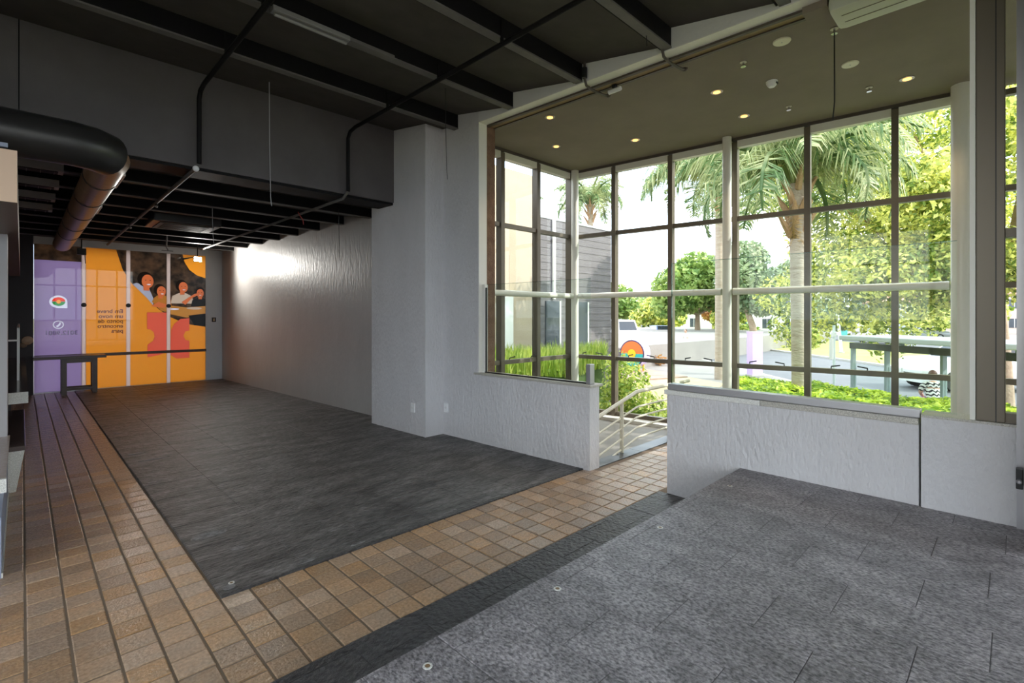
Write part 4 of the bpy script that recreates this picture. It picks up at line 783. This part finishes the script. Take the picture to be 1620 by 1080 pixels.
# hedge of clipped yellow-green groundcover under the glass front
def heightbed(name, poly_fn, x0, x1, y0, y1, step, zf, nleaf, size, lm, label, cat, seed, base=GR):
    t = thing(name, label, cat, ((x0+x1)/2,(y0+y1)/2,base)); ox, oy = (x0+x1)/2, (y0+y1)/2; mb = MB(); nx_, ny_ = int((x1-x0)/step)+1, int((y1-y0)/step)+1; idx = {}
    for i in range(nx_):
        for j in range(ny_):
            x, y = x0+i*step, y0+j*step; idx[i,j] = len(mb.v); mb.v.append((x-ox, y-oy, (zf(x,y)-.05 if poly_fn(x,y) else base)-base))
    for i in range(nx_-1):
        for j in range(ny_-1): mb.f.append((idx[i,j], idx[i+1,j], idx[i+1,j+1], idx[i,j+1]))
    mb.build('core', 'hedge_core', t, smooth=True); rnd = random.Random(seed); lf = MB(); k = 0
    while k < nleaf:
        x, y = rnd.uniform(x0,x1), rnd.uniform(y0,y1)
        if not poly_fn(x,y): continue
        k += 1; z = zf(x,y)+rnd.uniform(-.04,.05); nrm = Vector((rnd.gauss(0,.5), rnd.gauss(0,.5), 1)).normalized(); u = nrm.cross(Vector((rnd.gauss(0,1), rnd.gauss(0,1), .2))).normalized(); w_ = nrm.cross(u); s = size*rnd.uniform(.6,1.3); c = Vector((x-ox,y-oy,z-base))
        n = len(lf.v); lf.v += [tuple(c-u*s*.8), tuple(c-w_*s*.45), tuple(c+u*s*.8-nrm*s*.2), tuple(c+w_*s*.45)]; lf.f.append((n,n+1,n+2,n+3))
    o = lf.build('leaves', lm, t); o['kind'] = 'stuff'; return t
def hz_(x, y): return .20-.045*(x-7.2)+.13*noise.noise(Vector((x*1.1,y*1.1,0)))+.07*noise.noise(Vector((x*2.7,y*2.7,3)))
def inhedge(x, y): return 7.15+(.02 if y > 0 else 0)-.0 < x-(5.12-y)*.118+.55 and (x-12.2)*.95-(y-.7)*.32 < 0 and -3.0 < y < x*.388
heightbed('hedge', inhedge, 6.9, 13.9, -3.0, 5.2, .16, hz_, 26000, .07, 'leaf_hedge', 'bright yellow-green clipped hedge below the street glass front', 'hedge', 31)
def gz(x, y): return .42+.1*noise.noise(Vector((x,y,5)))
heightbed('hedge', lambda x, y: 6.4 < y < 8.2 and 5.0 < x < 1.43*y, 4.8, 13.4, 6.2, 8.4, .2, gz, 2500, .09, 'leaf_shrub', 'long low green hedge in front of the neighbouring building', 'hedge', 32)
gb = MB(); rnd = random.Random(41)
for _ in range(5200):
    x, y = rnd.uniform(5.0,11.7), rnd.uniform(6.35,8.1)
    if x > 1.44*y: continue
    h = rnd.uniform(.35,.62); a = rnd.uniform(0,6.28); z0 = gz(x,y)-.08; l = rnd.uniform(.02,.22); dx, dy = math.cos(a), math.sin(a); wx, wy = -dy*.012, dx*.012
    n = len(gb.v); gb.v += [(x-wx,y-wy,z0),(x+wx,y+wy,z0),(x+dx*l*.4+wx,y+dy*l*.4+wy,z0+h*.65),(x+dx*l*.4-wx,y+dy*l*.4-wy,z0+h*.65),(x+dx*l,y+dy*l,z0+h)]; gb.f += [(n,n+1,n+2,n+3),(n+3,n+2,n+4)]
o = gb.build('tall_grass', 'grass_blade'); tag(o, 'tall bright green grass growing along the neighbouring building', 'grass', kind='stuff')
def shrub(label, base, blobs, n, size, lm, seed, name='shrub'):
    t = thing(name, label, 'shrub', base, 0, 'shrubs outside'); st_ = MB(); rnd = random.Random(seed)
    for i in range(9): b = rnd.choice(blobs); st_.tube([(rnd.uniform(-.1,.1),rnd.uniform(-.1,.1),0),(b[0]*.5,b[1]*.5,b[2]*.5),(b[0]+rnd.uniform(-.3,.3)*b[3],b[1]+rnd.uniform(-.3,.3)*b[4],b[2]+.3*b[5])], [.02,.014,.006], 5)
    st_.build('stems', 'bark', t); c = leafcloud(blobs, n, size, lm, seed=seed, shell=.15).build('foliage', lm, t); c['kind'] = 'stuff'
shrub('variegated yellow-green shrub behind the stair railing', (7.85,5.0,GR), [(0,0,1.5,.5,.45,.5),(.2,-.3,.95,.5,.5,.45),(-.1,.3,.9,.5,.5,.6),(.0,.2,1.85,.28,.28,.3),(.5,-.6,.6,.5,.5,.45)], 5200, .055, 'leaf_shrub', 51)
shrub('small reddish shrub beside the round sign', (25,13.8,GR), [(0,0,.3,.5,.5,.3)], 300, .1, 'leaf_orange', 52)
for i, (s, n, lb) in enumerate(((44,24.5,'spiky yellow-green yucca clump on the grass strip'),(49,26,'dark rounded shrub on the grass strip by the pale pole'),(56,25,'pale spiky clump on the grass strip behind the lilac pillar'))):
    x, y = sp(s, n); shrub(lb, (x,y,GR), [(0,0,.9,1.3,1.3,.9)], 900, .3 if i != 1 else .2, ('leaf_shrub','leaf_sage','leaf_shrub')[i], 60+i, 'lawn_shrub')

# neighbouring building on the left
nb = thing('neighbour_building', 'beige and dark grey neighbouring building beyond the left glass', 'building', (10,9,GR))
MB().box(-5.3,-.9,-.5,8,0,6.25).build('beige_block', 'beige_render', nb); MB().box(-.9,3.3,0,8,0,5.42).build('grey_block', 'grey_siding', nb); MB().box(-.9,3.32,-.02,.3,5.4,5.46).build('parapet', 'grey_render', nb)
for x0, x1, m_ in ((.15,.75,'shop_glass'),(1.25,2.05,'shop_glass')):
    wv = MB().box(x0,x1,-.03,.05,.2,3.15).build('window', m_, nb); MB().box(x1-.03,x1+.02,-.05,0,.2,3.15).build('window_jamb', 'white_paint', wv)
MB().tube([(.45,-.06,3.2),(.45,-.06,5.4)], .05, 8).build('rain_pipe', 'white_paint', nb)
MB().box(-1.9,-1.62,-.56,-.5,0,3.2).build('white_door', 'white_render', nb); MB().box(-1.7,-1.25,-.506,-.5,1.0,4.2).build('panel_outline', 'beige_render', nb)
for k in range(26): MB().box(-.88,3.3,-.008,0,.2+k*.2,.206+k*.2).build('siding_joint', 'grey_render_dark', nb)

# houses across the street
def house(label, base, rz_, w_, d_, h, m, roof=None, wins=3, floors=1):
    t = thing('house', label, 'house', base, rz_, 'houses across the street'); MB().box(-w_/2,w_/2,-d_/2,d_/2,0,h).build('wall', m, t)
    if roof: MB().extr([(-w_/2-.3,-d_/2-.4,h),(-w_/2-.3,d_/2+.4,h),(-w_/2-.3,0,h+1.6)][::-1], (w_+.6,0,0)).build('roof', roof, t)
    else: MB().box(-w_/2-.15,w_/2+.15,-d_/2-.15,d_/2+.15,h,h+.25).build('roof', 'white_render', t)
    for f in range(floors):
        for i in range(wins):
            x = -w_/2+w_*(i+.5)/wins; v = MB().box(x-.6,x+.6,-d_/2-.05,-d_/2+.02,.9+f*2.9,2.3+f*2.9).build('window', 'shop_glass', t); MB().box(x-.03,x+.03,-d_/2-.07,-d_/2-.04,.9+f*2.9,2.3+f*2.9).build('glazing_bar', 'white_render', v)
    MB().box(w_*.5-1.4,w_*.5-.5,-d_/2-.05,-d_/2+.02,0,2.1).build('door', 'teal_paint', t); return t
A = R(-45)
house('low white house behind the orange shrub', (84,37,GR), A, 12, 8, 3.2, 'white_render', 'roof_tile'); house('white flat-roofed building behind the second palm', (82,23,GR), A-.3, 12, 8, 5.6, 'white_render', None, 4, 2)
house('rose rendered building behind the silver car', (110,2.5,GR), R(-80), 14, 8, 6.0, 'rose_render', 'roof_tile', 4, 2); house('grey gabled house right of the white building', (93,12.5,GR), R(-75), 7, 8, 4.6, 'grey_render', 'roof_tile', 2); house('distant pale block at the end of the street', (128,66,GR), A, 16, 10, 6.0, 'rose_render', 'roof_tile', 5, 2); house('distant grey block behind the parked van', (90,62,GR), A, 10, 8, 5.2, 'grey_render', None, 3, 1)

# vehicles
def wheel(t, x, y, r):
    w_ = MB().tube([(x,y-.09,r),(x,y+.09,r)], r, 16).build('wheel', 'tyre', t, smooth=True); s = 1 if y > 0 else -1
    MB().tube([(x,y+s*.08,r),(x,y+s*.1,r)], r*.6, 12).build('hubcap', 'hubcap', w_)
def car(name, label, cat, base, rz_, prof, cab, w_, m, wb, wr, group, gl_front=True):
    """prof: lower body side outline (x,z); cab: four cabin corners (x,z) bottom-back, bottom-front, top-front, top-back"""
    t = thing(name, label, cat, base, rz_, group); h = w_/2
    MB().extr([(x,-h,z) for x, z in prof], (0,w_,0)).build('body', m, t, bev=.06, smooth=True)
    (a, b, c, d) = cab; k = h-.06; k2 = h-.2
    v = [(a[0],-k,a[1]),(b[0],-k,b[1]),(c[0],-k2,c[1]),(d[0],-k2,d[1]),(a[0],k,a[1]),(b[0],k,b[1]),(c[0],k2,c[1]),(d[0],k2,d[1])]
    cb_ = MB(); cb_.v = v; cb_.f = [(0,1,2,3),(7,6,5,4),(1,5,6,2),(0,3,7,4),(3,2,6,7),(0,4,5,1)]; cb_.build('cabin', m, t, bev=.04, smooth=True)
    def lerp3(p, q, f): return tuple(p[i]+(q[i]-p[i])*f for i in range(3))
    def inset(q4, du, dv, out):
        p0, p1, p2, p3 = q4
        def pt(u, v_): return lerp3(lerp3(p0,p1,u), lerp3(p3,p2,u), v_)
        nrm = (Vector(p1)-Vector(p0)).cross(Vector(p3)-Vector(p0)).normalized()
        ps = [Vector(pt(du,dv)), Vector(pt(1-du,dv)), Vector(pt(1-du,1-dv)), Vector(pt(du,1-dv))]
        return [tuple(p+nrm*out) for p in ps], nrm
    for nm, q in (('windscreen',(v[1],v[5],v[6],v[2])),('rear_window',(v[4],v[0],v[3],v[7])),('side_window',(v[0],v[1],v[2],v[3])),('side_window',(v[5],v[4],v[7],v[6]))):
        ps, nrm = inset(q, .07, .12, .004); MB().extr(ps, tuple(nrm*.006)).build(nm, 'car_glass', t)
    for x in wb:
        for y in (-h+.06, h-.06): wheel(t, x, y, wr)
    xf = max(p[0] for p in prof); xb = min(p[0] for p in prof)
    for y in (-h*.68, h*.68): MB().box(xf-.03,xf+.012,y-.16,y+.16,.62,.78).build('headlamp', 'lamp_lens', t); MB().box(xb-.012,xb+.03,y-.14,y+.14,.68,.86).build('tail_lamp', 'tail_red', t)
    MB().box(xf-.02,xf+.015,-h*.4,h*.4,.5,.64).build('grille', 'tyre', t); MB().box(xf-.03,xf+.03,-h*.96,h*.96,.3,.46).build('bumper', m, t)
    return t
SED = [(-2.2,.35),(-2.25,.75),(-2.1,1.0),(-1.2,1.05),(.7,1.02),(1.7,.92),(2.15,.78),(2.2,.35)]; SEDC = [(-1.7,1.0),(.95,1.0),(.15,1.46),(-1.05,1.46)]
SUVP = [(-2.3,.4),(-2.35,.9),(-2.3,1.15),(-1.2,1.18),(.9,1.15),(1.9,1.08),(2.25,.9),(2.3,.4)]; SUVC = [(-2.2,1.12),(1.1,1.12),(.4,1.72),(-2.0,1.72)]
VANP = [(-2.6,.35),(-2.65,1.3),(-2.6,1.5),(1.6,1.45),(2.3,1.2),(2.55,.95),(2.6,.35)]; VANC = [(-2.55,1.4),(1.85,1.35),(1.2,2.35),(-2.5,2.4)]
car('van', 'white van parked at the roadside with dark windscreen', 'van', (38.6,25.0,GR), R(-128), VANP, VANC, 2.0, 'car_white', (-1.6,1.6), .36, 'vehicles on the street')
car('suv', 'dark blue car driving on the road beside the van', 'car', (52.5,28.6,GR-.1), R(-135), SUVP, SUVC, 1.85, 'car_blue', (-1.4,1.4), .37, 'vehicles on the street')
car('hatchback', 'pale car further back behind the dark blue car', 'car', (74,42.5,GR-.1), R(-135), SUVP, SUVC, 1.85, 'car_silver', (-1.4,1.4), .36, 'vehicles on the street')
car('parked_car', 'white car parked in the distance left of the van', 'car', (60,40.5,GR), R(-135), SED, SEDC, 1.8, 'car_white', (-1.35,1.35), .33, 'vehicles on the street')
car('sedan', 'silver car parked across the street seen side-on', 'car', (74,7.4,GR), R(100), SED, SEDC, 1.8, 'car_silver', (-1.35,1.35), .34, 'vehicles on the street')
car('white_suv', 'white car on the road behind the bus shelter', 'car', (26.2,1.2,GR-.1), R(135), [(-2.3,.4),(-2.35,1.0),(-2.3,1.25),(-1.2,1.28),(.9,1.25),(1.9,1.2),(2.25,1.0),(2.3,.4)], SUVC, 1.9, 'car_white', (-1.4,1.4), .42, 'vehicles on the street')
car('parked_car', 'small white car half hidden by the shelter pole', 'car', (62,9.6,GR), R(60), SED, SEDC, 1.8, 'car_white', (-1.35,1.35), .33, 'vehicles on the street')
# motorbike
t = thing('motorbike', 'dark motorbike parked beside the white van', 'motorbike', (34.6,19.9,GR), R(-110), None)
for x in (-.65,.65): w_ = MB().tube([(x,-.06,.3),(x,.06,.3)], .3, 16).build('wheel', 'tyre', t, smooth=True); MB().tube([(x,-.065,.3),(x,.065,.3)], .17, 12).build('hub', 'hubcap', w_)
MB().tube([(-.6,0,.35),(-.2,0,.6),(.25,0,.75),(.5,0,.95)], [.09,.15,.16,.06], 10).build('frame', 'car_black', t, smooth=True); MB().tube([(-.75,0,.82),(-.1,0,.78)], [.07,.12], 10).build('seat', 'rubber', t, smooth=True); MB().tube([(.65,0,.3),(.45,0,1.0)], .035, 8).build('fork', 'chrome', t); MB().tube([(.42,-.36,1.05),(.48,0,1.0),(.42,.36,1.05)], .02, 8).build('handlebar', 'rubber', t); MB().ball((.58,0,.9),.09,.1,.1).build('headlamp', 'lamp_lens', t)

# round rainbow sign on yellow legs
t = thing('round_sign', 'round rainbow sign with lilac side standing on yellow legs', 'sign', (20.9,12.95,GR), R(-82)); zc = .92
def disc(r0, a0, a1, y0, y1, m, name, r1=0):
    ps = [(r0*math.cos(R(a0+(a1-a0)*i/24)), r0*math.sin(R(a0+(a1-a0)*i/24))*1.06) for i in range(25)]
    if r1: ps += [(r1*math.cos(R(a1-(a1-a0)*i/24)), r1*math.sin(R(a1-(a1-a0)*i/24))*1.06) for i in range(25)]
    if a1-a0 == 360 and not r1: ps = ps[:-1]
    MB().extr([(x,y0,z+zc) for x, z in ps], (0,y1-y0,0)).build(name, m, t)
disc(.62,0,360,.0,.75,'sign_lilac','drum'); disc(.62,0,360,-.02,.0,'sign_rim','rim'); disc(.56,0,180,-.04,-.02,'sign_orange','arch'); disc(.56,180,360,-.04,-.02,'sign_teal','water'); disc(.2,0,360,-.06,-.04,'sign_yellow','core')
for x, y in ((-.3,.1),(.3,.1),(-.3,.65),(.3,.65)): MB().box(x-.035,x+.035,y-.035,y+.035,0,.42).build('leg', 'sign_yellow', t)
t = thing('lilac_pillar', 'plain lilac painted square pillar on the pavement', 'pillar', (23.8,8.35,GR), R(-35)); MB().box(-.26,.26,-.2,.2,0,1.98).build('shaft', 'lilac_paint', t, bev=.01); MB().box(-.27,.27,-.21,.21,1.98,2.02).build('cap', 'lilac_paint', t); MB().box(-.3,.3,-.24,.24,0,.06).build('base', 'curb', t)
t = thing('lamp_pole', 'leaning pale pole on the grass strip', 'pole', (43,9.0,GR)); MB().tube([(0,0,0),(-.55,.25,4.2)], [.11,.08], 10).build('shaft', 'pole_pale', t, smooth=True); MB().lathe([(.2,0),(.2,.08)], n=12).build('base', 'curb', t)
# bus shelter
SA = Vector((14.3,2.77,0)); SDv = Vector((-1.4,-1.9,0)).normalized(); t = thing('bus_shelter', 'bus stop shelter with black beam and grey roof beyond the hedge', 'bus shelter', (SA.x,SA.y,GR), math.atan2(SDv.y, SDv.x))
MB().box(0,5.4,-.08,.08,1.96,2.10).build('beam', 'shelter_black', t); MB().box(.6,5.4,-.9,.7,2.20,2.30).build('roof', 'shelter_grey', t, bev=.02)
for x in (1.3,2.4,3.5,4.6): MB().box(x-.03,x+.03,-.04,.04,2.10,2.20).build('bracket', 'shelter_teal', t)
for x in (.03,.95,2.2,3.6): MB().box(x-.03,x+.03,-.05,.05,0,1.97).build('post', 'shelter_teal', t)
for x0, x1 in ((.06,.92),(.98,2.17),(2.23,3.57)): MB().box(x0,x1,-.008,.008,.3,1.6).build('pane', 'glass_guard', t)
MB().box(.5,3.4,-.55,-.15,.42,.47).build('bench_seat', 'shelter_teal', t)
for x in (.7,1.9,3.1): MB().box(x-.03,x+.03,-.5,-.2,0,.42).build('bench_leg', 'shelter_teal', t)
t = thing('sign_post', 'pale bus stop post standing left of the shelter', 'post', (15.2,3.35,GR)); MB().tube([(0,0,0),(0,0,2.5)], .035, 8).build('pole', 'pole_pale', t); MB().box(-.2,.2,-.02,.02,2.2,2.3).build('crossbar', 'white_render', t); MB().box(-.34,-.14,-.03,.03,1.62,2.15).build('plate', 'white_render', t)

# people
def skin_mesh(name, verts, edges, m, sub=2, root=0):
    me = bpy.data.meshes.new(name); me.from_pydata([v[0] for v in verts], edges, []); o = bpy.data.objects.new(name, me); COL.objects.link(o)
    md = o.modifiers.new('skin', 'SKIN'); sv = me.skin_vertices[0].data
    for i, v in enumerate(verts): r = v[1]; sv[i].radius = r if isinstance(r, tuple) else (r, r); sv[i].use_root = (i == root)
    s = o.modifiers.new('sub', 'SUBSURF'); s.levels = sub; s.render_levels = sub
    dg = bpy.context.evaluated_depsgraph_get(); ev = bpy.data.meshes.new_from_object(o.evaluated_get(dg)); bpy.data.objects.remove(o); ev.materials.clear(); ev.materials.append(MATS[m]); ev.polygons.foreach_set('use_smooth', [True]*len(ev.polygons)); return ev
def hand(parent, at, d, s=1):
    d = Vector(d).normalized(); u = d.cross(Vector((0,0,1))).normalized(); at = Vector(at); v = [(tuple(at), .02), (tuple(at+d*.05), (.034,.016)), (tuple(at+d*.085), (.034,.014))]; e = [(0,1),(1,2)]
    for k, l in enumerate((.06,.072,.068,.052)):
        off = u*(-.027+.018*k); i = len(v); v += [(tuple(at+d*.11+off), .009), (tuple(at+d*(.11+l*.55)+off-Vector((0,0,.012))), .008), (tuple(at+d*(.11+l)+off-Vector((0,0,.03))), .007)]; e += [(2,i),(i,i+1),(i+1,i+2)]
    i = len(v); v += [(tuple(at+d*.05-u*.045), .011), (tuple(at+d*.09-u*.06), .009)]; e += [(1,i),(i,i+1)]
    return place('hand', skin_mesh('hand', v, e, 'skin', 1), parent)
def head(t, p, r=.1, hair='hair_brown'):
    hd_ = MB().ball(p, r*.86, r, r*1.22, 14, 10).build('head', 'skin', t, smooth=True)
    MB().ball((p[0],p[1]-r*.18,p[2]+r*.25), r*.98, r*1.0, r*1.12, 14, 9).build('hair', hair, hd_, smooth=True)
    MB().ball((p[0],p[1]+r*1.0,p[2]-r*.1), r*.14, r*.2, r*.22, 6, 5).build('nose', 'skin', hd_)
    for s in (-1,1): MB().ball((p[0]+s*r*.33,p[1]+r*.88,p[2]+r*.08), r*.1, r*.06, r*.07, 6, 4).build('eye', 'rubber', hd_); MB().ball((p[0]+s*r*.88,p[1],p[2]-r*.05), r*.1, r*.2, r*.28, 6, 5).build('ear', 'skin', hd_)
    MB().ball((p[0],p[1]+r*.86,p[2]-r*.55), r*.3, r*.08, r*.07, 8, 4).build('mouth', 'tail_red', hd_)
# seated person in zigzag top (faces +y locally)
t = thing('person', 'seated person in black and white zigzag top and purple shorts by the shelter', 'person', (17.0,1.50,GR), R(-75))
S = .42
v = [((0,0,S+.06),(.16,.13)),((0,.02,S+.24),(.15,.12)),((0,.06,S+.42),(.17,.12)),((0,.09,S+.54),(.10,.08)),((0,.11,S+.62),(.055,.055)),
     ((.18,.07,S+.5),.062),((.25,.17,S+.28),.048),((.16,.40,S+.16),.036),((-.18,.07,S+.5),.062),((-.25,.17,S+.28),.048),((-.16,.40,S+.16),.036),
     ((.1,.1,S+.05),.085),((.12,.45,S+.05),.075),((.12,.55,.25),.05),((.12,.55,.05),.035),((.12,.70,.03),.032),((-.1,.1,S+.05),.085),((-.12,.45,S+.05),.075),((-.12,.55,.25),.05),((-.12,.55,.05),.035),((-.12,.70,.03),.032)]
e = [(0,1),(1,2),(2,3),(3,4),(3,5),(5,6),(6,7),(3,8),(8,9),(9,10),(0,11),(11,12),(12,13),(13,14),(14,15),(0,16),(16,17),(17,18),(18,19),(19,20)]
place('body', skin_mesh('body', v, e, 'skin'), t)
place('zigzag_top', skin_mesh('zigzag_top', [((0,0,S+.08),(.18,.15)),((0,.02,S+.24),(.175,.14)),((0,.06,S+.42),(.195,.135)),((0,.085,S+.54),(.11,.09)),((.19,.07,S+.5),.085),((.25,.15,S+.33),.07),((-.19,.07,S+.5),.085),((-.25,.15,S+.33),.07)], [(0,1),(1,2),(2,3),(3,4),(4,5),(3,6),(6,7)], 'cloth_zigzag'), t)
place('shorts', skin_mesh('shorts', [((0,0,S+.06),(.175,.145)),((.1,.1,S+.05),.105),((.12,.34,S+.05),.095),((-.1,.1,S+.05),.105),((-.12,.34,S+.05),.095)], [(0,1),(1,2),(0,3),(3,4)], 'cloth_purple'), t)
head(t, (0,.13,S+.76)); hand(t, (.16,.40,S+.16), (-.2,1,-.1)); hand(t, (-.16,.40,S+.16), (.2,1,-.1))
MB().box(-.25,.25,-.15,.25,0,S-.04).build('seat_block', 'curb', t)
# pale-clothed person walking at the road edge
t = thing('person', 'person in pale clothes walking at the road edge', 'person', (33.5,16.4,GR), R(70))
v = [((0,0,.95),(.13,.1)),((0,0,1.15),(.13,.1)),((0,0,1.35),(.17,.1)),((0,0,1.46),(.08,.07)),((0,0,1.54),.05),((.19,0,1.4),.055),((.23,-.05,1.12),.043),((.22,.08,.88),.034),((-.19,0,1.4),.055),((-.23,.06,1.12),.043),((-.22,.18,.9),.034),
     ((.09,.02,.88),.085),((.1,.15,.48),.058),((.1,.1,.08),.036),((.1,.24,.03),.03),((-.09,-.02,.88),.085),((-.1,-.08,.48),.058),((-.1,-.24,.1),.036),((-.1,-.12,.03),.03)]
e = [(0,1),(1,2),(2,3),(3,4),(3,5),(5,6),(6,7),(3,8),(8,9),(9,10),(0,11),(11,12),(12,13),(13,14),(0,15),(15,16),(16,17),(17,18)]
place('body', skin_mesh('body', v, e, 'skin'), t)
place('shirt', skin_mesh('shirt', [((0,0,.95),(.155,.12)),((0,0,1.15),(.15,.12)),((0,0,1.35),(.19,.12)),((0,0,1.45),(.09,.08)),((.2,0,1.38),.075),((.23,-.04,1.2),.062),((-.2,0,1.38),.075),((-.23,.04,1.2),.062)], [(0,1),(1,2),(2,3),(3,4),(4,5),(3,6),(6,7)], 'cloth_pale'), t)
place('trousers', skin_mesh('trousers', [((0,0,.92),(.15,.12)),((.09,.02,.86),.1),((.1,.15,.48),.078),((.1,.1,.12),.062),((-.09,-.02,.86),.1),((-.1,-.08,.48),.078),((-.1,-.23,.14),.062)], [(0,1),(1,2),(2,3),(0,4),(4,5),(5,6)], 'cloth_tan'), t)
head(t, (0,.02,1.66)); hand(t, (.22,.08,.88), (0,.3,-1)); hand(t, (-.22,.18,.9), (0,.4,-1))
